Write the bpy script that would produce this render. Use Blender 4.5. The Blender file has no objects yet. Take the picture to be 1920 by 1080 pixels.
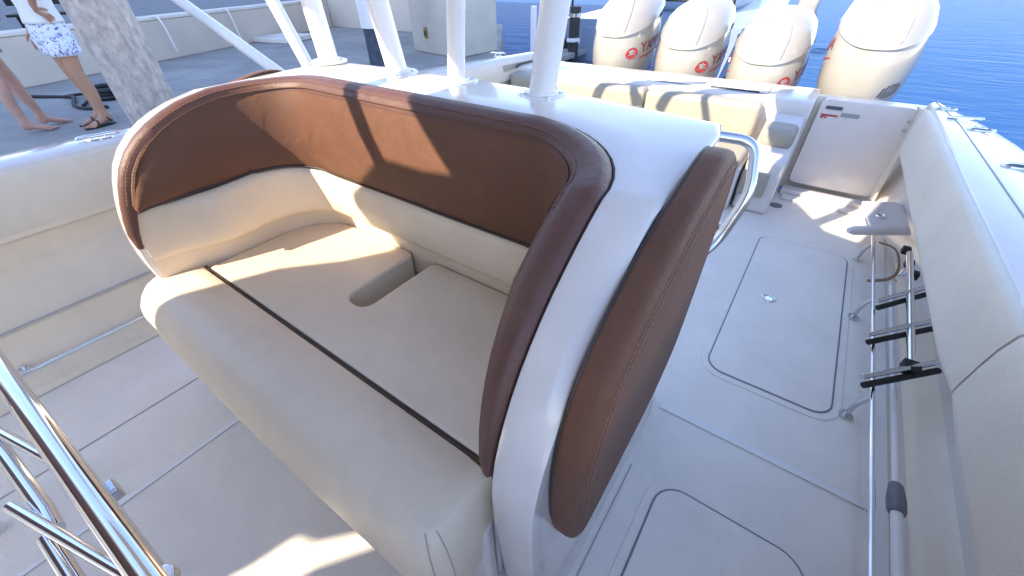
import bpy, bmesh, math, random
from mathutils import Vector, Matrix
random.seed(7)
C = bpy.context.scene.collection
SC = bpy.context.scene
V = Vector
# ------------------------------------------------------------------ camera
cam = bpy.data.cameras.new('camera'); co = bpy.data.objects.new('camera', cam); C.objects.link(co)
def unit(v): return v.normalized()
vy = unit(V((690, 615, -753))); vx = unit(V((-1334, 578, -753)))
Xm = unit(vx - vy*vx.dot(vy)); X = -Xm; Z = X.cross(vy)
M = Matrix((X, vy, Z)).to_4x4(); M.translation = V((0, 0, 1.55))
co.matrix_world = M
cam.sensor_width = 36; cam.lens = 36*753/1920; cam.clip_start = .02; cam.clip_end = 2000
SC.camera = co
# ------------------------------------------------------------------ light
SUN_DIR = V((.50, 1.20, -1.0)).normalized()          # the way the light travels
elev = math.asin(-SUN_DIR.z); rot = math.atan2(-SUN_DIR.x, -SUN_DIR.y)
w = bpy.data.worlds.new('World'); SC.world = w; w.use_nodes = True
nt = w.node_tree; sky = nt.nodes.new('ShaderNodeTexSky'); sky.sky_type = 'NISHITA'
sky.sun_disc = False; sky.sun_elevation = elev; sky.sun_rotation = rot % (2*math.pi)
sky.air_density = 1.0; sky.dust_density = .1; sky.ozone_density = 2.8
bg = nt.nodes['Background']; wb = nt.nodes.new('ShaderNodeMix'); wb.data_type = 'RGBA'; wb.blend_type = 'MULTIPLY'; wb.inputs[0].default_value = 1; wb.inputs[7].default_value = (1.12, .965, .94, 1)   # white balance of the daylight
nt.links.new(sky.outputs[0], wb.inputs[6]); nt.links.new(wb.outputs[2], bg.inputs[0]); bg.inputs[1].default_value = .15
sl = bpy.data.lights.new('sun', 'SUN'); sl.energy = 2.9; sl.angle = math.radians(.5); sl.color = (1, .86, .66)
so = bpy.data.objects.new('sun', sl); C.objects.link(so)
so.rotation_euler = SUN_DIR.to_track_quat('-Z', 'Y').to_euler()
vs = SC.view_settings; vs.view_transform = 'Standard'; vs.look = 'None'; vs.exposure = 1.95; vs.gamma = 1; vs.use_curve_mapping = False
# ------------------------------------------------------------------ materials
def mat(name, col, rough=.5, metal=0., bump=0., bscale=60., var=.0, vscale=4., coat=0., spec=.5, col2=None, stretch=None, detail=4., sub=0., wear=None, soft=None):
    m = bpy.data.materials.new(name); m.use_nodes = True
    n = m.node_tree.nodes; l = m.node_tree.links; p = n['Principled BSDF']
    p.inputs['Roughness'].default_value = rough; p.inputs['Metallic'].default_value = metal
    p.inputs['Coat Weight'].default_value = coat; p.inputs['Coat Roughness'].default_value = .08
    p.inputs['Specular IOR Level'].default_value = spec
    p.inputs['Base Color'].default_value = (*col, 1)
    tc = n.new('ShaderNodeTexCoord'); src = tc.outputs['Object']
    if stretch:
        mp = n.new('ShaderNodeMapping'); mp.inputs['Scale'].default_value = stretch
        l.new(src, mp.inputs[0]); src = mp.outputs[0]
    if var or col2:
        t = n.new('ShaderNodeTexNoise'); t.inputs['Scale'].default_value = vscale; t.inputs['Detail'].default_value = detail
        t.inputs['Roughness'].default_value = .6
        l.new(src, t.inputs[0]); r = n.new('ShaderNodeValToRGB')
        a = col2 or tuple(max(0, c*(1-var)) for c in col); b = col if col2 else tuple(min(1, c*(1+var)) for c in col)
        r.color_ramp.elements[0].position = .35; r.color_ramp.elements[1].position = .65
        r.color_ramp.elements[0].color = (*a, 1); r.color_ramp.elements[1].color = (*b, 1)
        l.new(t.outputs[0], r.inputs[0]); l.new(r.outputs[0], p.inputs['Base Color'])
        rr = n.new('ShaderNodeMapRange'); rr.inputs['To Min'].default_value = max(.02, rough*.85); rr.inputs['To Max'].default_value = min(1, rough*1.2)
        l.new(t.outputs[0], rr.inputs[0]); l.new(rr.outputs[0], p.inputs['Roughness'])
    if wear:
        tw = n.new('ShaderNodeTexNoise'); tw.inputs['Scale'].default_value = wear[0]; tw.inputs['Detail'].default_value = 9; tw.inputs['Roughness'].default_value = .72; tw.inputs['Distortion'].default_value = .6
        l.new(tc.outputs['Object'], tw.inputs[0]); mr = n.new('ShaderNodeMapRange'); mr.inputs['From Min'].default_value = .35; mr.inputs['From Max'].default_value = .7; mr.inputs['To Min'].default_value = 1; mr.inputs['To Max'].default_value = 1-wear[1]
        l.new(tw.outputs[0], mr.inputs[0]); mm = n.new('ShaderNodeMix'); mm.data_type = 'RGBA'; mm.blend_type = 'MULTIPLY'; mm.inputs[0].default_value = 1
        lk = p.inputs['Base Color'].links
        if lk: l.new(lk[0].from_socket, mm.inputs[6])
        else: mm.inputs[6].default_value = (*col, 1)
        cb = n.new('ShaderNodeCombineColor')
        for q in range(3): l.new(mr.outputs[0], cb.inputs[q])
        l.new(cb.outputs[0], mm.inputs[7]); l.new(mm.outputs[2], p.inputs['Base Color'])
    if bump:
        t2 = n.new('ShaderNodeTexNoise'); t2.inputs['Scale'].default_value = bscale; t2.inputs['Detail'].default_value = 3
        l.new(src, t2.inputs[0]); b2 = n.new('ShaderNodeBump'); b2.inputs['Strength'].default_value = bump; b2.inputs['Distance'].default_value = .01
        l.new(t2.outputs[0], b2.inputs['Height']); l.new(b2.outputs[0], p.inputs['Normal'])
        if soft:
            t3 = n.new('ShaderNodeTexNoise'); t3.inputs['Scale'].default_value = soft[0]; t3.inputs['Detail'].default_value = 2; t3.inputs['Distortion'].default_value = .8
            l.new(tc.outputs['Object'], t3.inputs[0]); b3 = n.new('ShaderNodeBump'); b3.inputs['Strength'].default_value = soft[1]; b3.inputs['Distance'].default_value = .03
            l.new(t3.outputs[0], b3.inputs['Height']); l.new(b3.outputs[0], b2.inputs['Normal'])
    return m
GEL = mat('gelcoat', (.72, .675, .645), .20, var=.02, vscale=2.5, coat=.5, wear=(2.6, .07))
TOPG = mat('hardtop_warm_bounce', (.80, .70, .55), .4, var=.02)  # warm tone so the unseen roof tints the light bouncing below it
LINER = mat('liner_gelcoat', (.78, .70, .57), .32, var=.03, vscale=2, coat=.2, bump=.02, bscale=7, wear=(2.1, .10))
DECK = mat('nonskid_deck', (.86, .81, .73), .42, var=.03, vscale=2.2, bump=.35, bscale=330, wear=(3.2, .09))
DECKS = mat('smooth_deck', (.78, .77, .74), .22, var=.02, vscale=3, coat=.3)
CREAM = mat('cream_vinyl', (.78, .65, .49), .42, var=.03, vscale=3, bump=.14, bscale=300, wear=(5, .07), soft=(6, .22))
CREAM2 = mat('sunlit_cream_vinyl', (.36, .33, .265), .42, var=.03, vscale=3, bump=.2, bscale=300, soft=(6, .2))  # cream vinyl darkened to hold back the sun on the stern cushions
PADV = mat('coaming_vinyl', (.74, .69, .59), .45, var=.03, vscale=3, bump=.3, bscale=280, wear=(4, .08), soft=(4, .2))
BROWN = mat('brown_vinyl', (.150, .071, .044), .5, var=.06, vscale=4, bump=.25, bscale=260, spec=.22, wear=(7, .15), soft=(7, .25))
BROWN2 = mat('brown_vinyl_rim', (.115, .052, .040), .42, var=.06, vscale=4, bump=.2, bscale=260, spec=.4, soft=(9, .15))
PIPING = mat('dark_piping', (.03, .015, .012), .5)
STITCH = mat('stitch_thread', (.24, .13, .10), .7)
CRSTITCH = mat('cream_thread', (.45, .38, .30), .7)
CHROME = mat('polished_steel', (.80, .81, .83), .07, 1., var=.02, vscale=8)
STEEL = mat('brushed_steel', (.62, .64, .68), .22, 1., bump=.03, bscale=200)
ALU = mat('white_powder_coat', (.82, .80, .79), .28, var=.02, vscale=5, coat=.3)
BLACK = mat('black_rubber', (.012, .012, .013), .55)
GREYP = mat('grey_plastic', (.16, .17, .20), .5)
GAP = mat('dark_gap', (.20, .22, .25), .8)
GROOVE = mat('groove_shadowline', (.42, .41, .40), .6)
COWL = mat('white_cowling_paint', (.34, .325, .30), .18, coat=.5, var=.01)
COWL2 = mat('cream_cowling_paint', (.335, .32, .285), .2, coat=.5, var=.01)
COWLG = mat('grey_cowling_trim', (.30, .30, .31), .35)
RED = mat('red_decal', (.42, .03, .04), .4)
DKRED = mat('dark_red_lettering', (.22, .03, .04), .4)
DKGREY = mat('charcoal_decal', (.09, .09, .10), .45)
MIDGREY = mat('grey_decal', (.30, .31, .31), .5)
CONC = mat('concrete', (.40, .385, .36), .9, col2=(.29, .285, .275), vscale=1.3, bump=.35, bscale=40, detail=8, wear=(1.1, .22))
WALLC = mat('wall_concrete', (.70, .61, .52), .9, col2=(.60, .53, .45), vscale=.9, bump=.3, bscale=60, detail=8)
WALLT = mat('wall_cap_concrete', (.76, .71, .64), .85, var=.08, vscale=3, bump=.3, bscale=70)
ASPH = mat('asphalt', (.16, .17, .19), .9, var=.15, vscale=3, bump=.3, bscale=90)
PILE = mat('weathered_piling', (.60, .56, .53), .95, col2=(.36, .33, .32), vscale=26, bump=1.0, bscale=55, stretch=(1, 1, .6), detail=12)
PILED = mat('shaded_piling_blue', (.07, .085, .12), .8, var=.25, vscale=9, bump=.5, bscale=50)  # dark blue puts the piling's shade into its colour
PED = mat('pedestal_stucco', (.56, .52, .45), .85, var=.06, vscale=3, bump=.4, bscale=60)
BRASS = mat('weathered_brass', (.36, .28, .12), .4, .8, var=.2, vscale=40)
SKIN = mat('tanned_skin', (.46, .25, .16), .5, var=.08, vscale=9, bump=.05, bscale=80)
SKIN2 = mat('pink_skin', (.54, .31, .24), .5, var=.10, vscale=9, bump=.05, bscale=80)
HAIR = mat('brown_hair', (.08, .045, .025), .5, bump=.6, bscale=60, stretch=(6, 6, 1))
SHIRT = mat('white_cotton', (.78, .79, .82), .85, bump=.4, bscale=25)
def shorts_mat():
    m = mat('floral_print_cotton', (.62, .68, .84), .85, bump=.3, bscale=40)
    n = m.node_tree.nodes; l = m.node_tree.links; p = n['Principled BSDF']
    tc = n.new('ShaderNodeTexCoord'); v = n.new('ShaderNodeTexNoise'); v.inputs['Scale'].default_value = 22; v.inputs['Detail'].default_value = 3
    v.inputs['Distortion'].default_value = 1.8
    r = n.new('ShaderNodeValToRGB'); e = r.color_ramp.elements
    e[0].position = .36; e[0].color = (.10, .14, .36, 1); e[1].position = .46; e[1].color = (.74, .78, .90, 1)
    l.new(tc.outputs['Object'], v.inputs[0]); l.new(v.outputs[0], r.inputs[0]); l.new(r.outputs[0], p.inputs['Base Color'])
    return m
SHORTS = shorts_mat()
KHAKI = mat('grey_cotton', (.30, .31, .34), .9, bump=.3, bscale=40)
BOATBLUE = mat('pale_blue_hull_paint', (.25, .32, .43), .3, var=.08, vscale=2, coat=.3)
BOATDK = mat('dark_hull_bottom', (.03, .04, .05), .5, var=.2, vscale=4)
GLASSD = mat('tinted_glass', (.05, .08, .12), .08)
BUILD = mat('painted_stucco', (.55, .50, .44), .9, var=.05, vscale=.4)
def water_mat():
    m = bpy.data.materials.new('harbour_water'); m.use_nodes = True
    n = m.node_tree.nodes; l = m.node_tree.links; p = n['Principled BSDF']
    p.inputs['Base Color'].default_value = (.028, .09, .24, 1); p.inputs['Roughness'].default_value = .07; p.inputs['IOR'].default_value = 1.33; p.inputs['Specular IOR Level'].default_value = .05
    tc = n.new('ShaderNodeTexCoord'); mp = n.new('ShaderNodeMapping'); mp.inputs['Scale'].default_value = (.42, 1.25, 1)
    mp.inputs['Rotation'].default_value = (0, 0, .52)
    l.new(tc.outputs['Object'], mp.inputs[0])
    a = n.new('ShaderNodeTexNoise'); a.inputs['Scale'].default_value = 1.7; a.inputs['Detail'].default_value = 5; a.inputs['Roughness'].default_value = .5
    a.inputs['Distortion'].default_value = .7
    b = n.new('ShaderNodeTexNoise'); b.inputs['Scale'].default_value = 7; b.inputs['Detail'].default_value = 3
    l.new(mp.outputs[0], a.inputs[0]); l.new(mp.outputs[0], b.inputs[0])
    mx = n.new('ShaderNodeMath'); mx.operation = 'MULTIPLY_ADD'; mx.inputs[1].default_value = .22
    l.new(b.outputs[0], mx.inputs[0]); l.new(a.outputs[0], mx.inputs[2])
    bu = n.new('ShaderNodeBump'); bu.inputs['Strength'].default_value = .32; bu.inputs['Distance'].default_value = .10
    l.new(mx.outputs[0], bu.inputs['Height']); l.new(bu.outputs[0], p.inputs['Normal'])
    p.inputs['Specular IOR Level'].default_value = 0
    g = n.new('ShaderNodeBsdfGlossy'); g.inputs['Roughness'].default_value = .07; g.inputs['Color'].default_value = (.58, .76, 1, 1)
    l.new(bu.outputs[0], g.inputs['Normal']); f = n.new('ShaderNodeFresnel'); f.inputs['IOR'].default_value = 1.33; l.new(bu.outputs[0], f.inputs['Normal'])
    k = n.new('ShaderNodeMath'); k.operation = 'MULTIPLY'; k.inputs[1].default_value = .13; l.new(f.outputs[0], k.inputs[0])
    ms = n.new('ShaderNodeMixShader'); l.new(k.outputs[0], ms.inputs[0]); l.new(p.outputs[0], ms.inputs[1]); l.new(g.outputs[0], ms.inputs[2])
    l.new(ms.outputs[0], n['Material Output'].inputs['Surface'])
    return m
WATER = water_mat()
# ------------------------------------------------------------------ helpers
def link(name, me, m, parent=None):
    o = bpy.data.objects.new(name, me); C.objects.link(o)
    if m: me.materials.append(m)
    if parent: o.parent = parent
    return o
def done(name, bm, m, parent=None, smooth=True, bevel=0, seg=3, sub=0, angle=40):
    bmesh.ops.remove_doubles(bm, verts=bm.verts, dist=1e-5)
    bmesh.ops.recalc_face_normals(bm, faces=bm.faces)
    me = bpy.data.meshes.new(name); bm.to_mesh(me); bm.free()
    if smooth:
        for p in me.polygons: p.use_smooth = True
        try: me.set_sharp_from_angle(angle=math.radians(angle))
        except Exception: pass
    o = link(name, me, m, parent)
    if bevel:
        b = o.modifiers.new('b', 'BEVEL'); b.width = bevel; b.segments = seg; b.limit_method = 'ANGLE'; b.angle_limit = math.radians(35)
        b.harden_normals = True
    if sub:
        s = o.modifiers.new('s', 'SUBSURF'); s.levels = s.render_levels = sub
    return o
def thing(name, label, cat, loc=(0, 0, 0), group=None):
    o = bpy.data.objects.new(name, None); C.objects.link(o); o.location = loc; o.empty_display_size = .1
    o['label'] = label; o['category'] = cat
    if group: o['group'] = group
    return o
def tag(o, label, cat, group=None):
    o['label'] = label; o['category'] = cat
    if group: o['group'] = group
    return o
def struct(o): o['kind'] = 'structure'; return o
def box(bm, lo, hi):
    x0, y0, z0 = lo; x1, y1, z1 = hi
    v = [bm.verts.new(p) for p in ((x0,y0,z0),(x1,y0,z0),(x1,y1,z0),(x0,y1,z0),(x0,y0,z1),(x1,y0,z1),(x1,y1,z1),(x0,y1,z1))]
    for f in ((0,3,2,1),(4,5,6,7),(0,1,5,4),(1,2,6,5),(2,3,7,6),(3,0,4,7)): bm.faces.new([v[i] for i in f])
    return v
def catmull(pts, n=6, closed=False):
    P = [V(p) for p in pts]; out = []
    N = len(P); segs = N if closed else N-1
    for i in range(segs):
        p0 = P[(i-1) % N] if (closed or i > 0) else P[0]*2-P[1]
        p1 = P[i]; p2 = P[(i+1) % N]
        p3 = P[(i+2) % N] if (closed or i+2 < N) else p2*2-p1
        for k in range(n):
            t = k/n
            out.append(.5*((2*p1)+(p2-p0)*t+(2*p0-5*p1+4*p2-p3)*t*t+(3*p1-p0-3*p2+p3)*t**3))
    if not closed: out.append(P[-1].copy())
    return out
def resample(pts, n):
    P = [V(p) for p in pts]; d = [0]
    for a, b in zip(P, P[1:]): d.append(d[-1]+(b-a).length)
    out = []; j = 0
    for k in range(n):
        s = d[-1]*k/(n-1)
        while j < len(P)-2 and d[j+1] < s: j += 1
        L = d[j+1]-d[j]; t = 0 if L < 1e-9 else (s-d[j])/L
        out.append(P[j].lerp(P[j+1], min(1, max(0, t))))
    return out
def fillet(pts, r, n=6):
    P = [V(p) for p in pts]; out = [P[0]]
    for a, b, c in zip(P, P[1:], P[2:]):
        u = (a-b); v = (c-b); rr = min(r, u.length*.49, v.length*.49)
        A = b+u.normalized()*rr; B = b+v.normalized()*rr
        for k in range(n+1):
            t = k/n; out.append(A*(1-t)**2+b*2*t*(1-t)+B*t*t)
    out.append(P[-1]); return out
def tube(bm, pts, r, n=14, caps=True, closed=False, flat=1.0):
    P = [V(p) for p in pts]; N = len(P); rings = []
    up = None
    for i, p in enumerate(P):
        if closed: t = (P[(i+1) % N]-P[i-1])
        else: t = (P[min(i+1, N-1)]-P[max(i-1, 0)])
        t.normalize()
        if up is None:
            up = t.orthogonal().normalized()
            if abs(t.z) < .9: up = (V((0, 0, 1))-t*t.z).normalized()
        up = (up-t*up.dot(t)).normalized(); s = t.cross(up)
        rr = r[i] if isinstance(r, (list, tuple)) else r
        rings.append([bm.verts.new(p+(up*math.cos(2*math.pi*k/n)*flat+s*math.sin(2*math.pi*k/n))*rr) for k in range(n)])
    for a, b in list(zip(rings, rings[1:]))+([(rings[-1], rings[0])] if closed else []):
        for k in range(n): bm.faces.new((a[k], a[(k+1) % n], b[(k+1) % n], b[k]))
    if caps and not closed:
        bm.faces.new(rings[0][::-1]); bm.faces.new(rings[-1])
def loft(bm, rings, closed_ring=True, caps=True, closed_path=False):
    R = [[bm.verts.new(p) for p in r] for r in rings]; n = len(R[0])
    for a, b in list(zip(R, R[1:]))+([(R[-1], R[0])] if closed_path else []):
        for k in range(n if closed_ring else n-1):
            q = (a[k], a[(k+1) % n], b[(k+1) % n], b[k])
            try: bm.faces.new(q)
            except ValueError: pass
    if caps and not closed_path and closed_ring:
        bm.faces.new(R[0][::-1]); bm.faces.new(R[-1])
    return R
def disc(bm, c, r, h, n=24, axis=V((0, 0, 1))):
    a = V(axis).normalized(); tube(bm, [V(c), V(c)+a*h], r, n)
def prism(bm, outline, axis, a, b):
    """outline of 2-D points, pushed along axis ('x','y','z') from a to b"""
    def P(u, v, t): return {'x': (t, u, v), 'y': (u, t, v), 'z': (u, v, t)}[axis]
    A = [bm.verts.new(P(u, v, a)) for u, v in outline]; B = [bm.verts.new(P(u, v, b)) for u, v in outline]
    bm.faces.new(A[::-1]); bm.faces.new(B); n = len(A)
    for k in range(n): bm.faces.new((A[k], A[(k+1) % n], B[(k+1) % n], B[k]))
def rrect(x0, x1, y0, y1, r, n=6):
    o = []
    for cx, cy, a0 in ((x1-r, y1-r, 0), (x0+r, y1-r, 90), (x0+r, y0+r, 180), (x1-r, y0+r, 270)):
        for k in range(n+1):
            a = math.radians(a0+90*k/n); o.append((cx+r*math.cos(a), cy+r*math.sin(a)))
    return o
def copy_tree(o, parent=None):
    c = o.copy(); C.objects.link(c)
    if parent: c.parent = parent
    for ch in list(o.children): copy_tree(ch, c)
    return c
NB = bmesh.new
# ================================================================== SETTING
bm = NB(); 
v = [bm.verts.new(p) for p in ((-300, -300, -.42), (500, -300, -.42), (500, 700, -.42), (-300, 700, -.42))]; bm.faces.new(v)
struct(done('water', bm, WATER, smooth=False))
# dock slab (concrete quay) : edge runs beside the boat, then turns at the pedestal
bm = NB()
prism(bm, [(-80, -60), (-3.5, -60), (-3.5, 3.0), (-5.2, 6.9), (-8.0, 10.8), (-80, 10.8)], 'z', -1.2, .30)
struct(done('dock', bm, CONC, smooth=False, bevel=.03))
bm = NB()
prism(bm, [(-80, -60), (-9.62, -60), (-9.62, 1.55), (-12.25, 8.45), (-40, 29), (-80, 58)], 'z', .302, .62)
struct(done('upper_pavement', bm, ASPH, smooth=False))
# ================================================================== BOAT
boat = thing('boat', 'white open fishing boat with cream padded gunwales, moored beside the concrete dock', 'boat')
# deck sole
bm = NB()
prism(bm, [(-2.52, -7), (.79, -7), (.79, 4.02), (-2.52, 4.02)], 'z', -.04, 0)
done('deck', bm, DECK, boat, smooth=False)
def strip(name, pts, wid, z0, z1, m, parent=boat):
    bm = NB()
    for a, b in zip(pts, pts[1:]):
        a = V((*a, 0)); b = V((*b, 0)); d = (b-a).normalized(); s = V((-d.y, d.x, 0))*wid/2
        prism(bm, [tuple((a-s)[:2]), tuple((b-s)[:2]), tuple((b+s)[:2]), tuple((a+s)[:2])], 'z', z0, z1)
    return done(name, bm, m, parent, smooth=False, bevel=.0015, seg=1)
strip('deck_seam', [(-2.0, -3.5), (-2.0, 3.9)], .006, .001, .004, GROOVE)
strip('deck_seam', [(-2.50, -3.5), (-2.50, 3.9)], .006, .001, .004, GROOVE)
strip('deck_border', [(-1.60, -3.5), (-1.60, 3.9)], .022, .001, .006, DECKS)
strip('deck_border', [(-.10, 1.255), (.676, 1.255)], .030, .001, .006, DECKS)
strip('deck_border', [(.70, -3.0), (.70, 3.8)], .045, .001, .006, DECKS)
strip('deck_seam', [(-.098, .30), (-.098, .92)], .005, .001, .003, GROOVE)
# hatches
def hatch(x0, x1, y0, y1, r):
    bm = NB(); prism(bm, rrect(x0-.035, x1+.035, y0-.035, y1+.035, r+.03), 'z', .0005, .0035)
    f = done('deck_hatch', bm, DECK, boat, smooth=False, bevel=.003, seg=2)
    bm = NB(); prism(bm, rrect(x0-.003, x1+.003, y0-.003, y1+.003, r), 'z', .003, .0055)
    done('gasket', bm, GAP, f, smooth=False)
    bm = NB(); prism(bm, rrect(x0+.004, x1-.004, y0+.004, y1-.004, r-.007), 'z', .0045, .009)
    done('hatch_lid', bm, DECK, f, smooth=False, bevel=.004, seg=2)
    return f
hA = hatch(0.0, .525, 1.60, 3.09, .085)
hB = hatch(0.02, .51, -.62, .925, .095)
def latch(x, y, parent):
    bm = NB()
    tube(bm, [V((x+.032*math.cos(a), y+.032*math.sin(a), .0125)) for a in [2*math.pi*k/20 for k in range(20)]], .0055, 8, closed=True)
    disc(bm, (x, y, .008), .022, .004, 18); box(bm, (x-.018, y-.004, .013), (x+.018, y+.004, .018))
    done('latch', bm, CHROME, parent)
latch(.167, 2.327, hA)
bm = NB(); disc(bm, (.255, 2.24, 0.0088), .006, .002, 12); done('screw_cap', bm, STEEL, hA); bm = NB(); disc(bm, (.285, 2.27, 0.0088), .006, .002, 12); done('screw_cap', bm, STEEL, hA)
bm = NB(); disc(bm, (.014, 3.66, 0), .045, .004, 24); disc(bm, (.014, 3.66, .004), .03, .003, 18); done('deck_drain', bm, GREYP, boat)
# --- gunwale and liner profiles, lofted along y
def sheer(y):            # height of the gunwale top
    return .905-.028*max(0, y-.6)-.004*max(0, y-2.5)**2
YS = [-4, -2.5, -1, 0, .6, 1.2, 1.8, 2.4, 2.8, 3.1, 3.4, 3.6, 3.8, 3.95, 4.1, 4.3, 4.5]
def port_out(y):
    t = [(-4, 1.06), (0, 1.04), (1.2, 1.02), (2.2, .98), (3.06, .915), (3.5, .845), (3.78, .765), (3.93, .70), (4.3, .66), (4.5, .64)]
    for (a, b), (c, d) in zip(t, t[1:]):
        if a <= y <= c: return b+(d-b)*(y-a)/(c-a)
    return t[-1][1]
def gun(side):
    rings = []
    for y in [q for q in YS if side < 0 or q < 4]:
        s = sheer(y)
        if side > 0: xi = .588+.010*max(0, y-2.5); xo = port_out(y)
        else: xi = -2.755; xo = -3.09 if y < 3 else -3.09+.06*(y-3)
        d = 1 if side > 0 else -1
        z0 = s; zo = s-.015
        rings.append([V((xi, y, s-.05)), V((xi+d*.004, y, s-.012)), V((xi+d*.018, y, s)), V((xi*.5+xo*.5, y, s+.004)), V((xo-d*.03, y, zo)), V((xo-d*.008, y, zo-.012)), V((xo, y, zo-.04)),
                      V((xo-d*.02, y, zo-.10)), V((xo-d*.18, y, -.5)), V((xi+d*.30, y, -.5)), V((xi+d*.26, y, .5)), V((xi+d*.05, y, s-.09))])
    bm = NB(); loft(bm, rings); return done('gunwale', bm, GEL, boat, angle=50)
gp = gun(1); gs = gun(-1)
# seam along the port gunwale
bm = NB(); tube(bm, [V((x, y, sheer(y)+.0035)) for x, y in ((.71, -2), (.70, 1.2), (.70, 1.8), (.695, 2.3), (.685, 3.3), (.655, 3.8), (.64, 3.95))], .003, 6); done('gunwale_seam', bm, GROOVE, boat)
# port liner wall under the coaming bolster
bm = NB()
loft(bm, [[V((x, y, z)) for x, z in ((.775, -.01), (.785, .012), (.81, .03), (.865, .10), (.875, .30), (.84, .50), (.72, .60), (.60, .63), (.60, .70), (.95, .70), (.95, -.03))] for y in (-4, 0, 1.2, 2.4, 3.3, 3.72)])
done('liner_wall', bm, LINER, boat, angle=30)
bm = NB()
loft(bm, [[V((x, y, z)) for x, z in ((-2.50, -.01), (-2.515, .012), (-2.55, .03), (-2.60, .12), (-2.635, .27), (-2.68, .30), (-2.77, .475), (-2.79, .50), (-2.79, .62), (-2.74, .62), (-2.74, .70), (-2.95, .70), (-2.95, -.03))] for y in (-4, -2, 0, 1, 2, 3, 4)])
done('liner_wall', bm, LINER, boat, angle=30)
bm = NB(); tube(bm, [V((-2.622, -.45, .235)), V((-2.622, -.40, .27)), V((-2.632, -.30, .288)), V((-2.633, 3.4, .288))], .006, 8); done('recess_edge', bm, GROOVE, boat)
# toe rail in the recess
bm = NB(); tube(bm, [(-2.545, -.36, .115), (-2.545, 1.9, .115)], .011, 12)
for yy in (-.33, .8, 1.85): disc(bm, (-2.60, yy, .115), .02, .022, 14, V((1, 0, 0))); 
for yy in (-.33, .8, 1.85): tube(bm, [(-2.60, yy, .115), (-2.545, yy, .115)], .009, 10)
done('toe_rail', bm, CHROME, boat)
bm = NB(); disc(bm, (-1.905, .15, 0), .022, .014, 16); disc(bm, (-1.905, .15, .014), .012, .006, 12); done('deck_socket', bm, STEEL, boat)
# coaming bolsters
def bolster(y0, y1, side, nm='coaming_bolster'):
    rings = []; n = 16
    for k in range(n+1):
        t = k/n; y = y0+(y1-y0)*t
        s = sheer(y); e = min(t, 1-t)*(y1-y0); q = max(0, 1-e/.035); inset = .014*(1-math.sqrt(max(0, 1-q*q)))
        zb = .630-.036*max(0, y-.9) if side > 0 else .60
        zt = s-.008-inset*.6
        if side > 0: pr = [(.60, zt+.0), (.576, zt-.004), (.566, zt-.018), (.558, zt-.07), (.556, (zt+zb)/2), (.5555, zb+.035), (.558, zb+.012), (.570, zb+.001), (.64, zb-.002), (.66, zb+.06), (.64, zt-.03)]
        else: pr = [(-2.775, zt), (-2.76, zt-.004), (-2.748, zt-.018), (-2.738, zt-.07), (-2.734, (zt+zb)/2), (-2.737, zb+.05), (-2.748, zb+.018), (-2.768, zb+.002), (-2.80, zb-.002), (-2.83, zb+.06), (-2.80, zt-.03)]
        d = 1 if side > 0 else -1
        cx = .61 if side > 0 else -2.79
        rings.append([V((x+d*inset, y, z)) for x, z in pr])
    bm = NB(); loft(bm, rings); return done(nm, bm, PADV, boat, angle=60)
bolster(1.235, 3.79, 1); bolster(-2.2, 1.225, 1); bolster(-3, -.9, -1); bolster(-.895, 3.7, -1)
# gunwale hardware
def rod_holder(x, y, ang, rx=.055, ry=.033, par=gp, m=CHROME):
    z = sheer(y)+.004; c, s = math.cos(ang), math.sin(ang); bm = NB()
    ring = [V((x+rx*math.cos(a)*c-ry*math.sin(a)*s, y+rx*math.cos(a)*s+ry*math.sin(a)*c, z+.002)) for a in [2*math.pi*k/24 for k in range(24)]]
    tube(bm, ring, .006, 8, closed=True); o = done('rod_holder', bm, m, par)
    bm = NB(); f = [bm.verts.new(p*1) for p in ring]; bm.faces.new(f); h = done('rod_hole', bm, BLACK, o, smooth=False)
    return o
rod_holder(.665, 3.74, .1, .05, .024); rod_holder(.76, 3.24, .2, .055, .03); rod_holder(.80, 2.60, .3, .062, .034)
rod_holder(-2.86, 2.3, .0, .06, .034, gs)
def cleat(x, y, par, ang=1.2, hs=1.0):
    z = sheer(y)+.004; bm = NB(); c, s = math.cos(ang), math.sin(ang)
    T = lambda u, h: V((x+u*c, y+u*s, z+h*hs))
    tube(bm, catmull([T(-.085, .03), T(-.05, .038), T(0, .034), T(.05, .038), T(.085, .03)], 4), [.006]+[.009]*15+[.006], 10)
    tube(bm, [T(-.028, 0), T(-.028, .036)], .009, 10); tube(bm, [T(.028, 0), T(.028, .036)], .009, 10)
    pts = [(x+.06*math.cos(a)*c-.024*math.sin(a)*s, y+.06*math.cos(a)*s+.024*math.sin(a)*c) for a in [2*math.pi*k/20 for k in range(20)]]
    prism(bm, pts, 'z', z-.002, z+.004); done('cleat', bm, CHROME, par)
cleat(.725, 3.485, gp, .25, .2); cleat(-2.865, .46, gs, 1.3, .45); cleat(-2.93, 3.85, gs, .3)
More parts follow.
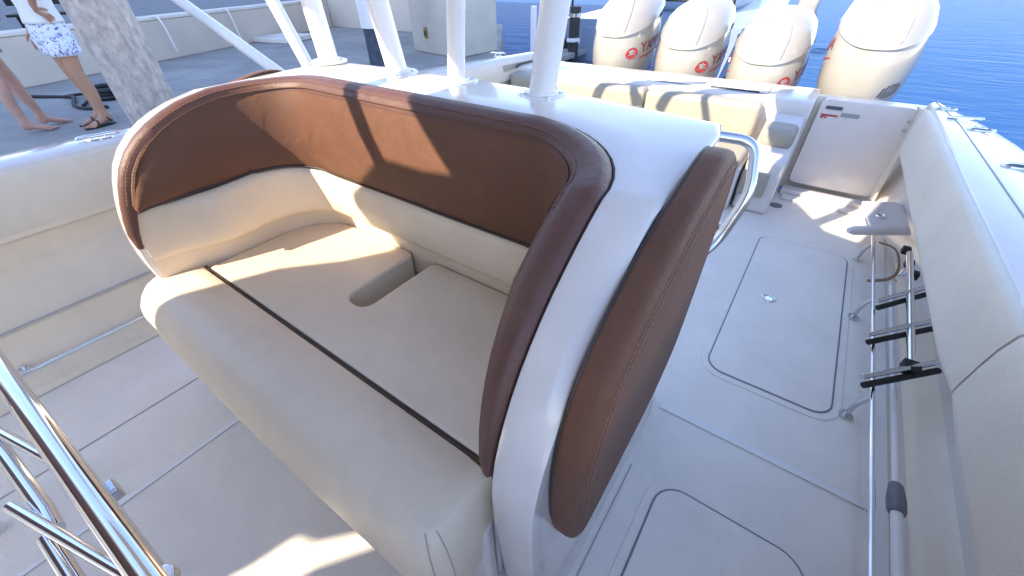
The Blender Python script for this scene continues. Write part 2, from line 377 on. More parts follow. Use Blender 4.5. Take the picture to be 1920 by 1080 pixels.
# --- transom
bm = NB()
rings = []
for x in (-2.76, -2.3, -1.6, -.9, -.3, -.02):
    rings.append([V((x, y, z)) for y, z in ((3.97, 0), (3.97, .66), (3.975, .695), (3.99, .712), (4.03, .718), (4.42, .722), (4.50, .71), (4.53, .67), (4.53, -.6), (4.3, -.6), (4.1, -.02))])
loft(bm, rings); tr = done('transom', bm, GEL, boat, angle=40)
bm = NB(); box(bm, (-1.98, 4.05, .7185), (-.38, 4.26, .7265)); done('bait_well_lid', bm, GEL, tr, smooth=False, bevel=.004)
bm = NB(); tube(bm, [V((-1.98, 4.04, .7205)), V((-.36, 4.04, .7205)), V((-.36, 4.275, .7215))], .004, 6); done('lid_gap', bm, GAP, tr)
bm = NB(); tube(bm, [(-.80, 4.045, .723), (-.42, 4.045, .723)], .009, 8); done('hinge', bm, BLACK, tr)
for xx in (-1.28, -.62):
    bm = NB(); disc(bm, (xx, 4.30, .716), .022, .01, 14); tube(bm, [(xx, 4.30, .726), (xx, 4.30, .742)], .011, 10); done('deck_fitting', bm, CHROME, tr)
# transom door (port corner)
bm = NB()
prism(bm, rrect(.02, .60, .085, .745, .05), 'y', 4.00, 4.07)
dr = done('transom_door', bm, GEL, boat, smooth=True, bevel=.008)
bm = NB(); prism(bm, [(-.02, -.0), (.60, -.0), (.66, .0), (.66, .742), (-.02, .742)], 'y', 4.075, 4.16); done('door_jamb', bm, LINER, boat, smooth=False, bevel=.006)
bm = NB(); box(bm, (.0, 3.90, .002), (.66, 4.0, .055)); box(bm, (.02, 3.80, .001), (.64, 3.895, .022)); done('door_sill', bm, GEL, boat, smooth=False, bevel=.008)
bm = NB(); prism(bm, [(4.0, .085), (4.06, .745), (3.80, .785), (3.80, .14)], 'x', .585, .60); done('corner_panel', bm, LINER, boat, smooth=False, bevel=.004)
bm = NB(); box(bm, (.06, 3.9965, .675), (.165, 3.9995, .70)); o = done('warning_decal', bm, DKGREY, dr, smooth=False)
bm = NB(); box(bm, (.05, 3.9965, .628), (.155, 3.9995, .64)); box(bm, (.05, 3.9965, .610), (.068, 3.9995, .626)); box(bm, (.075, 3.9965, .612), (.09, 3.9995, .624)); done('red_decal', bm, RED, dr, smooth=False)
bm = NB(); box(bm, (.17, 3.9965, .634), (.285, 3.9995, .662)); done('grey_decal', bm, MIDGREY, dr, smooth=False)
for zz in (.60, .66):
    bm = NB(); disc(bm, (.565, 3.992, zz), .009, .01, 12, V((0, 1, 0))); done('door_hinge', bm, STEEL, dr)
# outer hull skin at the stern
# ================================================================== REAR BENCH
rb = thing('stern_bench', 'cream upholstered bench across the stern in front of the white engines', 'bench', (-1.2, 3.6, 0))
rb_off = V((1.2, -3.6, 0))
def rpart(o, par=None):
    o.parent = par or rb
    if par is None: o.location = rb_off
    return o
def pillow(bm, lo, hi, r, seg=4):
    """box with rounded edges"""
    b2 = bmesh.new(); box(b2, lo, hi)
    bmesh.ops.recalc_face_normals(b2, faces=b2.faces)
    bmesh.ops.bevel(b2, geom=list(b2.edges), offset=r, segments=seg, profile=.5, affect='EDGES')
    me = bpy.data.meshes.new('t'); b2.to_mesh(me); b2.free(); bm.from_mesh(me); bpy.data.meshes.remove(me)
for x0, x1 in ((-2.16, -1.285), (-1.275, -.345)):
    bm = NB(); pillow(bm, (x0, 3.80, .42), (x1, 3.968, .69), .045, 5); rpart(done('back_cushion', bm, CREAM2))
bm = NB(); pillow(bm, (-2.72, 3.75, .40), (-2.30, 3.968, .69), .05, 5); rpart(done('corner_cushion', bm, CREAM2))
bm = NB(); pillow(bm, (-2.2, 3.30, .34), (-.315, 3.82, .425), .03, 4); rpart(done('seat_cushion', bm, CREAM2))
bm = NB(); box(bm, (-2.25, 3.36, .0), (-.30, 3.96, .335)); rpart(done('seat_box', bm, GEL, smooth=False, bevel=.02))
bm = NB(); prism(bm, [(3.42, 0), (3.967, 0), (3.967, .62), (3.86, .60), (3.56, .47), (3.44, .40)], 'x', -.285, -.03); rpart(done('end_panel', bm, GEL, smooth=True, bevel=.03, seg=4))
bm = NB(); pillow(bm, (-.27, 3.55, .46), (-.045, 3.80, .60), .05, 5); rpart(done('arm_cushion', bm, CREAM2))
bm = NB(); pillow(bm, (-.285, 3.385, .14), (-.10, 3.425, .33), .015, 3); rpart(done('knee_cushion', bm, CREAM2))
# ================================================================== SECOND-ROW SEAT UNIT
su = thing('bench_seat', 'curved two-seat bench with brown and cream vinyl in a white moulded shell', 'bench seat')
PL = [(.30, 0), (.262, .30), (.228, .55), (.213, .68), (.225, .82), (.268, .955), (.322, 1.05), (.41, 1.125), (.53, 1.178), (.66, 1.205)]
PR = [(.33, 0), (.312, .30), (.300, .55), (.303, .68), (.333, .80), (.40, .93), (.49, 1.035), (.575, 1.105), (.64, 1.15), (.70, 1.185)]
XL, XR, YB, RC = -1.87, -.285, .985, .30
NW, NCN, NBK = 26, 10, 18
def stations():
    S = []
    l = resample(catmull([(0, y, z) for y, z in PL], 8), NW)
    for p in l: S.append([V((XL, p.y, p.z)), V((1, 0, 0)), 'L'])
    y0 = l[-1].y; z0 = l[-1].z
    for k in range(1, NCN+1):
        a = math.pi/2*k/NCN
        S.append([V((XL+RC*(1-math.cos(a)), y0+(YB-y0)*math.sin(a), z0+(1.225-z0)*k/NCN)), V((math.cos(a), -math.sin(a), 0)), 'CL'])
    xa, xb = XL+RC, XR-RC
    for k in range(1, NBK+1): S.append([V((xa+(xb-xa)*k/NBK, YB, 1.225)), V((0, -1, 0)), 'B'])
    r = resample(catmull([(0, y, z) for y, z in PR], 8), NW); y1 = r[-1].y; z1 = r[-1].z
    for k in range(1, NCN+1):
        a = math.pi/2*(1-k/NCN)
        S.append([V((XR-RC*(1-math.cos(a)), y1+(YB-y1)*math.sin(a), 1.225+(z1-1.225)*k/NCN)), V((-math.cos(a), -math.sin(a), 0)), 'CR'])
    for p in r[::-1][1:]: S.append([V((XR, p.y, p.z)), V((-1, 0, 0)), 'R'])
    return S
S = stations(); NS = len(S)
for i, s in enumerate(S):
    t = (S[min(i+1, NS-1)][0]-S[max(i-1, 0)][0]).normalized(); m_ = t.cross(s[1]); m_.normalize(); s.append(m_)
iL = NW-1; iR = NS-NW                                    # last left-wing / first right-wing station
# outer line of the shell
def outer_pts():
    xo, xr, yb, r = -1.975, -.178, 1.285, .05
    O = [V((xo, S[i][0].y, S[i][0].z-.006)) for i in range(NW)]
    y0, y1 = S[iL][0].y, S[iR][0].y
    def corner(pts): return resample(fillet(pts, r, 5), NCN+1)[1:]
    c = corner([V((xo, y0, 0)), V((xo, yb, 0)), V((XL+RC, yb, 0))])
    for k, p in enumerate(c): O.append(V((p.x, p.y, S[iL+1+k][0].z-.008)))
    for k in range(NBK): O.append(V((S[iL+NCN+1+k][0].x, yb, 1.217)))
    c = resample(fillet([V((XR-RC, yb, 0)), V((xr, yb, 0)), V((xr, y1, 0))], r, 5), NCN+1)[1:]
    for k, p in enumerate(c): O.append(V((p.x, p.y, S[iL+NCN+NBK+1+k][0].z-.008)))
    for i in range(iR+1, NS): O.append(V((xr, S[i][0].y, S[i][0].z-.006)))
    return O
O = outer_pts()
def basey(i):
    if i <= iL: return .30+(S[iL][0].y-.30)*i/iL
    if i >= iR: return .33+(S[iR][0].y-.33)*(NS-1-i)/(NS-1-iR)
    return None
rings = []
for i, (P, n, seg, m_) in enumerate(S):
    by = basey(i); o = O[i]
    ob = V((o.x+(.055 if seg in 'CRR' and o.x > -.5 else 0), by if by is not None else o.y, 0))
    ib = V((P.x, by if by is not None else P.y, 0))
    J = P+m_*.012; J1 = P-n*.012; O1 = o.lerp(P, .06 if seg == 'B' else .18) 
    O1.z += .006; O2 = o+m_*.018
    ow = (o-P); L_ = ow.length; ow = ow/L_
    tilt = V((0, 0, .004)) if seg == 'B' else V()
    rings.append([ib, P+m_*.03, P+m_*.010, P-m_*.001+ow*.003, P-m_*.003+ow*.012, P.lerp(o, .3)-m_*.003+tilt*.5, P.lerp(o, .7)-m_*.003+tilt, o-ow*.030-m_*.002+tilt, o-ow*.010-m_*.001+tilt*.5, o+m_*.004, o+m_*.014, o+m_*.04, o.lerp(ob, .5) if 0 else o+m_*.05, ob])
bm = NB(); loft(bm, rings); done('shell', bm, GEL, su, angle=55)
# brown rolled rim pad
def zrange(zmin): return [i for i in range(NS) if S[i][0].z >= zmin]
rings = []; ids = zrange(.70)
for q, i in enumerate(ids):
    P, n, seg, m_ = S[i]; e = min(q, len(ids)-1-q); wv = min(1, .30+.70*min(1, e/8.)**.7)*(.68 if seg == 'L' else .68+.32*min(1, max(0, (i-iL)/NCN)) if seg == 'CL' else 1); kk = .35 if e == 0 else 1
    mo = min(1, .22+.78*e/7)
    rings.append([P+m_*.012-n*.001, P-m_*.004*kk+n*.006, P-m_*.014*kk+n*.03*wv, P-m_*.013*kk+n*.062*wv, P-m_*.002*kk+n*.085*wv, P+n*.098*wv+m_*.018*mo, P+n*.100*wv+m_*.045*mo, P+n*.05*wv+m_*.06*mo, P+m_*(.012+.04*mo)])
bm = NB(); loft(bm, rings); rp = done('rim_pad', bm, BROWN2, su, angle=70)
def zb(i):
    x = S[i][0].x
    if i <= iL: return .872+.040*(i/iL)
    return .885+.03*max(0, (-1.55-x)/.32) if x < -1.0 else .883
# panel of the backrest
rings = []; ids = zrange(.90); PB = []
for q, i in enumerate(ids):
    P, n, seg, m_ = S[i]
    if i <= iL: by = .262+(S[iL][0].y-.262)*q/max(1, iL-ids[0])
    elif i >= iR: by = .47+(S[iR][0].y-.40)*(ids[-1]-i)/max(1, ids[-1]-iR)
    else: by = P.y
    we = (.68 if seg == 'L' else .68+.32*min(1, (i-iL)/NCN) if seg == 'CL' else 1); ee = min(1, .55+.45*min(q, len(ids)-1-q)/6)
    B = V((P.x, by, zb(i)))+n*(.112*(.8 if we < .7 else 1)*ee); T = P+n*(.092*we*(ee if i > iR else 1))+m_*.012
    e = min(q, len(ids)-1-q)
    if e == 0: B = V((T.x, T.y, T.z-.02))+n*.006
    PB.append(B)
    rings.append([T-n*.04, T, T.lerp(B, .12)+n*.010, T.lerp(B, .35)+n*.020, T.lerp(B, .65)+n*.020, T.lerp(B, .92)+n*.008, B, B-n*.06])
bm = NB(); loft(bm, rings); bp = done('back_panel', bm, BROWN, su, angle=60)
bm = NB(); tube(bm, PB, .0065, 8); done('piping', bm, PIPING, bp)
# stitching of the rim (tiny dashes): one piece of real geometry
def stitches(name, pts, m, parent, step=.013, ln=.008, r=.0013):
    d = [0]
    for a, b in zip(pts, pts[1:]): d.append(d[-1]+(b-a).length)
    pts2 = resample(pts, int(d[-1]/step)+1); bm = NB()
    for a, b in zip(pts2, pts2[1:]):
        u = (b-a); c = (a+b)/2; 
        if u.length < 1e-6: continue
        u.normalize(); tube(bm, [c-u*ln/2, c+u*ln/2], r, 5)
    o = done(name, bm, m, parent); o['kind'] = 'stuff'; return o
def LW(i): return .68 if i <= iL else min(1, .68+.32*(i-iL)/NCN)
ids = [i for i in zrange(.90) if i < iR or S[i][0].z > 1.13]
stitches('stitching', [S[i][0]+S[i][1]*.0855*LW(i)-S[i][3]*.004 for i in ids], STITCH, rp)
bm = NB(); tube(bm, [S[i][0]+S[i][1]*.1005*LW(i)+S[i][3]*.016 for i in ids], .0025, 6); done('seam_welt', bm, BROWN, rp)
# black shadow gap between rim pad and shell drawn as a dark bead
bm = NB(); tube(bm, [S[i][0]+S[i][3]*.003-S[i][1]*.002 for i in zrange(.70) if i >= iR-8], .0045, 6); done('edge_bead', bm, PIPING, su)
# cream lower back cushion and recess strip
rings = []; r2 = []
ids = [i for i in range(NS) if S[i][0].z >= .62]
for q, i in enumerate(ids):
    P, n, seg, m_ = S[i]
    if i <= iL: by = .232+(S[iL][0].y-.232)*q/max(1, iL-ids[0])
    elif i >= iR: by = .52+(S[iR][0].y-.38)*(ids[-1]-i)/max(1, ids[-1]-iR)
    else: by = P.y
    p0 = V((P.x, by, 0)); z1 = zb(i)-.004
    def A(off, z): return p0+n*off+V((0, 0, z))
    e = min(q, len(ids)-1-q); f = min(1, .0+e/9); f = f*f*(3-2*f); g_ = .10+.90*f
    rings.append([A(-.02, z1), A(.098*g_, z1), A(.113*g_, z1-.010), A(.119*g_, z1-.035), A(.123*g_, .77), A(.121*g_, .712), A(.112*g_, .694), A(.095*g_, .686), A(-.02, .684)])
    r2.append([A(-.02, .70), A(.068*g_, .70), A(.066*g_, .64), A(.066*g_, .50), A(-.02, .50)])
bm = NB(); loft(bm, rings); done('lower_back_cushion', bm, CREAM, su, angle=60)
bm = NB(); loft(bm, r2); done('recess_strip', bm, CREAM, su, angle=40)
# seat cushion with the centre slot
o_ = []
def arc(cx, cy, r, a0, a1, n=8): return [(cx+r*math.cos(math.radians(a0+(a1-a0)*k/n)), cy+r*math.sin(math.radians(a0+(a1-a0)*k/n))) for k in range(n+1)]
yf = .366; xl, xr, yb = -1.800, -.350, .915
o_ += [(xl, yf), (xr, yf)]
o_ += arc(xr-.2, yb-.2, .2, 0, 90)
sx0, sx1, sy = -1.172, -1.060, .560
o_ += arc(sx1+.035, yb-.035, .035, 90, 180, 4)
o_ += arc(sx1-.045, sy+.045, .045, 0, -90, 5)[0:] + arc(sx0+.045, sy+.045, .045, 270, 180, 5)
o_ += arc(sx0-.035, yb-.035, .035, 0, 90, 4)
o_ += arc(xl+.22, yb-.22, .22, 90, 180)
bm = NB(); prism(bm, o_, 'z', .44, .606); done('seat_cushion', bm, CREAM, su, smooth=True, bevel=.011, seg=4, angle=50)
bm = NB(); box(bm, (-1.93, .32, .0), (-.30, .975, .485)); done('seat_base', bm, GEL, su, smooth=False, bevel=.02)
bm = NB(); prism(bm, [(-1.93, .27), (-.30, .27), (-.30, .325), (-1.93, .325)], 'z', 0, .44); done('base_front', bm, GEL, su, smooth=False, bevel=.02)
# front cushion, rolled lip wrapping the left wing
ol = [(-1.90, .362, .1), (-1.2, .362, .1), (-.40, .362, .1), (-.312, .362, .2), (-.306, .31, .30)]
ol += [(x, y, .34+.25*q/7) for q, (x, y) in enumerate(arc(-.400, .195, .095, 0, -90, 7))]
for k in range(1, 25): ol.append((-.400-1.458*k/25, .100-.012*math.sin(math.pi*k/25), min(1, .59+.41*k/6)))
ol += [(x, y, 1) for x, y in arc(-1.858, .26, .16, -90, -180, 9)]
ol += [(-2.012, .30, .7), (-1.985, .335, .4)]
n_ = len(ol)
def onorm(k):
    a = V((*ol[k-1][:2], 0)); b = V((*ol[(k+1) % n_][:2], 0)); t = (b-a).normalized(); return V((t.y, -t.x, 0))
# outline runs back edge left->right, then front: outward normal is on the right-hand side when clockwise
rings = []
area = sum(ol[k][0]*ol[(k+1) % n_][1]-ol[(k+1) % n_][0]*ol[k][1] for k in range(n_))
sg = 1 if area > 0 else -1
for z, ins in ((.20, .085), (.225, .055), (.27, .030), (.34, .012), (.42, .002), (.475, 0), (.52, .008), (.553, .026), (.578, .048), (.594, .074), (.603, .104), (.606, .13)):
    r = []
    for k, (x, y, wt) in enumerate(ol):
        nn = onorm(k)*sg; p = V((x, y, z))-nn*ins*wt
        if y > .33: p.y = min(p.y, .362-(.010*max(0, (z-.592)/.014) if z > .59 else 0))
        r.append(p)
    rings.append(r)
bm = NB(); R_ = loft(bm, rings); fc = done('front_cushion', bm, CREAM, su, angle=60)
bm = NB(); tube(bm, [V((-1.83, .364, .6005)), V((-.36, .364, .6005))], .0036, 8); done('seam_piping', bm, PIPING, su)
for vi in (6, 8):
    bm = NB(); tube(bm, [r[vi]+V((0, -.0004, .0006)) for r in rings[1:-1]], .0016, 6); done('seam_welt', bm, CRSTITCH, fc)
# side bolsters
def side_bolster(x0, x1, prof):
    P = resample(catmull([(0, y, z) for y, z in prof], 8, closed=True), 90)[:-1]
    c = sum(P, V())/len(P); bm = NB(); rings = []
    n = len(P)
    for t, ins in ((0, .004), (.15, 0), (.62, 0), (.80, .004), (.93, .014), (1.0, .030), (1.05, .09)):
        r = []
        for k in range(n):
            tg = (P[(k+1) % n]-P[k-1]).normalized(); nn = V((0, tg.z, -tg.y))
            if nn.dot(P[k]-c) < 0: nn = -nn
            q = P[k]-nn*ins; r.append(V((x0+(x1-x0)*t, q.y, q.z)))
        rings.append(r)
    loft(bm, rings); o = done('side_bolster', bm, BROWN, su, angle=60)
    pts = []
    for ins, t in ((.024, .985), (.046, 1.018)):
        r = []
        for k in range(n):
            tg = (P[(k+1) % n]-P[k-1]).normalized(); nn = V((0, tg.z, -tg.y))
            if nn.dot(P[k]-c) < 0: nn = -nn
            q = P[k]-nn*ins; r.append(V((x0+(x1-x0)*t, q.y, q.z)))
        pts.append(r)
    for r in pts: stitches('stitching', r+[r[0]], STITCH, o, .014, .009, .0014)
    mid = [(a+b)/2 for a, b in zip(*pts)]
    bm = NB(); tube(bm, mid, .0022, 6, closed=True); done('seam_welt', bm, BROWN, o)
    bm = NB(); r0 = rings[0]; tube(bm, r0, .004, 6, closed=True); done('edge_bead', bm, PIPING, o)
    return o
RP = [(.395, .43), (.363, .60), (.362, .80), (.405, .965), (.50, 1.065), (.65, 1.145), (.82, 1.20), (.97, 1.228), (1.07, 1.19), (1.105, 1.05), (1.10, .80), (1.06, .56), (.90, .435), (.65, .405), (.48, .395)]
side_bolster(-.172, -.104, RP)
LP = [(.33, .55), (.285, .68), (.285, .84), (.345, .99), (.45, 1.075), (.62, 1.145), (.82, 1.195), (.97, 1.215), (1.07, 1.18), (1.105, 1.05), (1.10, .80), (1.06, .56), (.90, .435), (.65, .42), (.45, .44)]
side_bolster(-1.981, -2.045, LP)
# grab rail at the aft port corner
bm = NB()
tube(bm, fillet([(-.30, 1.28, 1.13), (-.285, 1.40, 1.13), (-.115, 1.46, 1.115), (-.075, 1.40, .98), (-.115, 1.36, .80), (-.17, 1.27, .74)], .05, 6), .0165, 14)
done('grab_rail', bm, STEEL, su)
bm = NB(); disc(bm, (-.135, 1.262, .905), .016, .02, 14, V((1, 0, 0))); done('rail_mount', bm, CHROME, su); bm = NB(); disc(bm, (-.135, 1.20, .86), .010, .016, 12, V((1, 0, 0))); done('rail_mount', bm, CHROME, su)
# ================================================================== HARDTOP with its pipes
ht = thing('hardtop', 'unseen hardtop, cut to shape the sun patches, on four thick white pipes rising from the ledge behind the brown bench', 'boat canopy')
out = [(-4.3, -4.0), (-2.36, -4.0), (-2.30, -3.25), (-2.265, -3.18), (-2.22, -3.02), (-2.14, -2.99), (-1.97, -2.81), (-1.95, -2.87), (-2.09, -3.06), (-2.15, -3.2), (-2.10, -4.0), (.20, -4.0), (.20, 1.022), (-.50, 1.022), (-.60, .62), (-.70, .30), (-.90, .36), (-1.12, .75), (-2.0, .75), (-2.55, .60), (-2.60, .0), (-2.52, -.13), (-1.80, -.12), (-1.70, -.30), (-1.70, -.60), (-1.575, -.935), (-1.75, -.96), (-1.95, -.96),
       (-2.20, -1.12), (-2.30, -1.2), (-2.22, -1.42), (-2.35, -1.62), (-2.52, -1.80), (-2.72, -2.2), (-2.80, -2.55), (-4.3, -2.62)]
bm = NB(); prism(bm, out, 'z', 2.50, 2.56); done('canopy', bm, TOPG, ht, smooth=False, bevel=.02)  # unseen roof, outline cut to throw the sun and shade patches
bm = NB(); prism(bm, [(-1.2, 1.03), (.2, 1.03), (.2, 2.35), (-.75, 2.35), (-1.2, 2.1)], 'z', 2.50, 2.54); done('shade_panel', bm, TOPG, ht, smooth=False, bevel=.015)  # unseen panel added to shade the transom door corner
for xx in (-.5, .1):
    bm = NB(); tube(bm, [(xx, .5, 2.575), (xx, 1.4, 2.56)], .02, 10); done('shade_panel_strut', bm, ALU, ht)  # struts added to carry the unseen shade panel
pipes = [((-1.895, 1.215), (-.16, .03), .042), ((-1.425, 1.205), (-.30, .03), .041), ((-1.112, 1.205), (.14, .02), .037), ((-.742, 1.205), (.17, .02), .043)]
for (x, y), (lx, ly), r in pipes:
    bm = NB(); z0 = 1.222; tube(bm, [V((x+lx*t, y+ly*t, z0+t*1.29)) for t in (0, .25, .5, .75, 1)], r, 24, flat=.85 if r < .04 else 1); p = done('support_pipe', bm, ALU, ht)
    bm = NB(); disc(bm, (x, y, z0-.003), .080, .009, 32); disc(bm, (x, y, z0+.005), r+.012, .010, 24); bpz = done('base_plate', bm, ALU, p, bevel=.003, seg=2)
    for a in (40, 140, 220, 320):
        bm = NB(); disc(bm, (x+.064*math.cos(math.radians(a)), y+.064*math.sin(math.radians(a)), z0+.005), .008, .006, 10); done('bolt', bm, CHROME, p)
# the thin pipe that crosses the light gap further forward
bm = NB(); tube(bm, [(-1.935, -1.05, 2.50), (-2.005, .05, 2.50)], .034, 12); done('cross_tube', bm, ALU, ht)
# (unseen console added ahead to shade the bench from the front)
hc = thing('shade_console', 'unseen console with a dark dashboard, added to shade the bench', 'console', (-.5, -1.8, 0))
bm = NB(); prism(bm, [(-1.42, 0), (-1.36, 1.05), (-1.62, 1.28), (-1.75, 1.30), (-2.35, 1.1), (-2.45, 0)], 'x', -1.24, .22); o = done('console_body', bm, GEL, hc, smooth=False, bevel=.03); o.location = (.5, 1.8, 0)
bm = NB(); prism(bm, [(-1.345, 1.06), (-1.605, 1.29), (-1.60, 1.30), (-1.335, 1.068)], 'x', -1.15, .13); o = done('dashboard', bm, BLACK, hc, smooth=False); o.location = (.5, 1.8, 0)
bm = NB(); prism(bm, [(-1.70, 1.29), (-1.95, 2.1), (-1.935, 2.105), (-1.68, 1.295)], 'x', -1.22, .20); o = done('windshield', bm, GLASSD, hc, smooth=False); o.location = (.5, 1.8, 0)
# two slanting side braces on the starboard side
bm = NB(); tube(bm, [(-2.44, 1.5, .86), (-3.164, 1.5, 1.11), (-4.9, 1.5, 1.71)], .036, 16); done('brace_tube', bm, ALU, ht)
bm = NB(); tube(bm, [(-2.44, 1.5, .86), (-2.605, 1.5, 1.167), (-3.2, 1.5, 2.27)], .036, 16); done('brace_tube', bm, ALU, ht)
# aft tube arches that throw the shadows on the stern bench
for dx in (0, .62):
    bm = NB(); tube(bm, catmull([(-2.66+dx, 1.6, 2.38), (-2.58+dx, 1.6, 2.56), (-2.38+dx, 1.6, 2.68), (-2.1+dx, 1.62, 2.74), (-1.9+dx, 1.7, 2.76)], 6), .04, 12); done('rod_arch', bm, ALU, ht)
bm = NB(); tube(bm, [(-2.42, 1.6, 2.66), (-2.22, 1.6, 2.42)], .03, 12); tube(bm, [(-2.4, .7, 2.53), (-2.38, 1.6, 2.68)], .03, 12); tube(bm, [(-1.78, .7, 2.53), (-1.76, 1.6, 2.68)], .03, 12); done('arch_brace', bm, ALU, ht)
# ================================================================== helm footrest frame (bottom left)
fr = thing('footrest_frame', 'polished steel tube frame with flat rungs in front of the bench, at lower left', 'steel frame', (-1.0, -.2, 0))
fo = V((1.0, .2, 0))
def fpart(o): o.parent = fr; o.location = fo; return o
bm = NB(); tube(bm, [(-2.6, -.275, .75), (-1.5, -.222, .75), (-.98, -.196, .75), (-.62, -.178, .75), (-.3, -.16, .75)], .024, 24); fpart(done('top_rail', bm, CHROME))
bm = NB(); tube(bm, [(-2.6, -.36, .66), (-1.315, -.305, .65), (-1.044, -.283, .65), (-.98, -.282, .65)], .0165, 18); fpart(done('lower_rail', bm, CHROME))
bm = NB(); tube(bm, [(-.99, -.300, .635), (-.70, -.285, .62), (-.5, -.28, .61)], .015, 18); fpart(done('lower_rail', bm, CHROME))
for (xa, ya), (xb, yb_) in (((-1.42, -.305), (-1.06, -.212)), ((-1.10, -.318), (-.72, -.212)), ((-.75, -.318), (-.40, -.20))):
    bm = NB(); tube(bm, [(xa, ya, .668), (xb, yb_, .690)], .011, 14); fpart(done('rung', bm, CHROME))
bm = NB(); pillow(bm, (-2.0, -.64, .80), (-.35, -.53, 1.28), .04, 3); fpart(done('shade_bolster', bm, BROWN))  # unseen bolster added to block light bouncing onto the bench
for x in (-1.85, -.5):
    bm = NB(); tube(bm, [(x, -.60, 0), (x, -.60, .83)], .022, 14); fpart(done('post', bm, CHROME))  # posts added under the unseen bolster
bm = NB(); box(bm, (-.925, -.188, .70), (-.885, -.158, .735)); fpart(done('clamp', bm, STEEL, smooth=False, bevel=.006))
bm = NB(); disc(bm, (-.62, -.165, .735), .02, .025, 16); fpart(done('end_bolt', bm, CHROME, bevel=.004))
bm = NB()
for x in (-.34,): tube(bm, [(x, -.17 if x > -1 else -.265, .75), (x, -.25, 0)], .02, 14)
fpart(done('leg', bm, CHROME))
# ================================================================== stowed ladder, rail and pole on the port side
ra = thing('stowage_rail', 'thin polished steel rail on small feet along the port deck edge', 'rail', (.62, 2, 0))
def chl(root, o): o.parent = root; o.location = -root.location; return o
bm = NB(); tube(bm, [(.612, -1.0, .15), (.612, .9, .15), (.596, 3.2, .15)], .0095, 12); chl(ra, done('rail_tube', bm, CHROME))
for y in (.2, 1.66, 2.42, 3.1):
    bm = NB(); disc(bm, (.575, y, 0), .026, .012, 18); tube(bm, fillet([(.575, y, .005), (.578, y, .09), (.606, y, .15)], .03, 4), .010, 10); chl(ra, done('rail_foot', bm, STEEL))
po = thing('boat_pole', 'silver telescopic boat pole with a grey collar lying along the port deck edge', 'pole', (.69, 1.2, .12))
bm = NB(); tube(bm, [(.69, 1.28, .12), (.694, 2.65, .125)], .011, 14); chl(po, done('inner_tube', bm, ALU))
bm = NB(); tube(bm, [(.688, -1.0, .12), (.69, 1.26, .12)], .017, 16); chl(po, done('outer_tube', bm, ALU))
bm = NB(); tube(bm, [(.69, 1.19, .12), (.69, 1.20, .12), (.69, 1.24, .12), (.69, 1.30, .12), (.69, 1.31, .12)], [.022, .026, .027, .021, .014], 18); chl(po, done('locking_collar', bm, GREYP))
la = thing('swim_ladder', 'folded stainless swim ladder with black-backed rungs lying under the port gunwale', 'ladder', (.70, 2.2, .2))
bm = NB(); tube(bm, [(.716, 1.87, .20), (.745, 2.93, .21)], .0165, 16); chl(la, done('ladder_tube', bm, CHROME))
for (xa, ya), (xb, yb_) in (((.553, 1.70), (.80, 1.945)), ((.565, 2.005), (.80, 2.25)), ((.60, 2.32), (.80, 2.56))):
    a = V((xa, ya, .185)); b = V((xb, yb_, .205)); d = (b-a).normalized()
    bm = NB(); tube(bm, [a+V((.012, -.012, -.012)), b+V((.012, -.012, -.012))], .0135, 10); rg = chl(la, done('rung', bm, BLACK))
    bm = NB(); N = 16
    pts = [a.lerp(b, k/48)+V((-.004, .004, .014)) for k in range(49)]
    tube(bm, pts, [.011+.0011*math.sin(k*math.pi*2/2.6) for k in range(49)], 10); t_ = done('tread', bm, STEEL, None); t_.parent = rg; 
bm = NB(); pillow(bm, (.685, 1.845, .175), (.745, 1.91, .222), .008, 2); chl(la, done('end_joint', bm, BLACK))
# hinge bracket of the ladder
bm = NB(); tube(bm, [(.44, 3.02, .22), (.47, 3.04, .22), (.70, 3.16, .235), (.73, 3.18, .237)], [.018, .030, .030, .02], 18); chl(la, done('hinge_roller', bm, GEL))
bm = NB(); prism(bm, [(.56, 3.10), (.76, 3.19), (.73, 3.62), (.70, 3.66), (.50, 3.55)], 'z', .20, .222); chl(la, done('mount_plate', bm, GEL, smooth=False, bevel=.006))
bm = NB(); tube(bm, [V((.60+.025*math.cos(a), 3.34+.025*math.sin(a), .228)) for a in [2*math.pi*k/18 for k in range(18)]], .007, 8, closed=True); chl(la, done('lift_ring', bm, CHROME))
bm = NB(); tube(bm, catmull([(.605, 3.0, .20), (.70, 3.02, .17), (.735, 2.90, .12), (.70, 2.78, .10), (.60, 2.70, .09)], 6), .010, 10, flat=.5); chl(la, done('strap', bm, mat('tan_scoop_shading', (.36, .24, .15), .8)))  # tan band stands in for the brown shading of a scoop
for (x, y, z) in ((.735, 2.98, .20), (.755, 2.86, .18), (.765, 2.72, .19)):
    bm = NB(); pillow(bm, (x-.02, y-.025, z-.02), (x+.02, y+.025, z+.02), .006, 2); chl(la, done('buckle', bm, BLACK))
bm = NB(); tube(bm, [(.70, 2.66, .19), (.72, 2.72, .20)], .012, 10); disc(bm, (.68, 2.62, .16), .014, .02, 12); chl(la, done('hinge_pin', bm, CHROME))
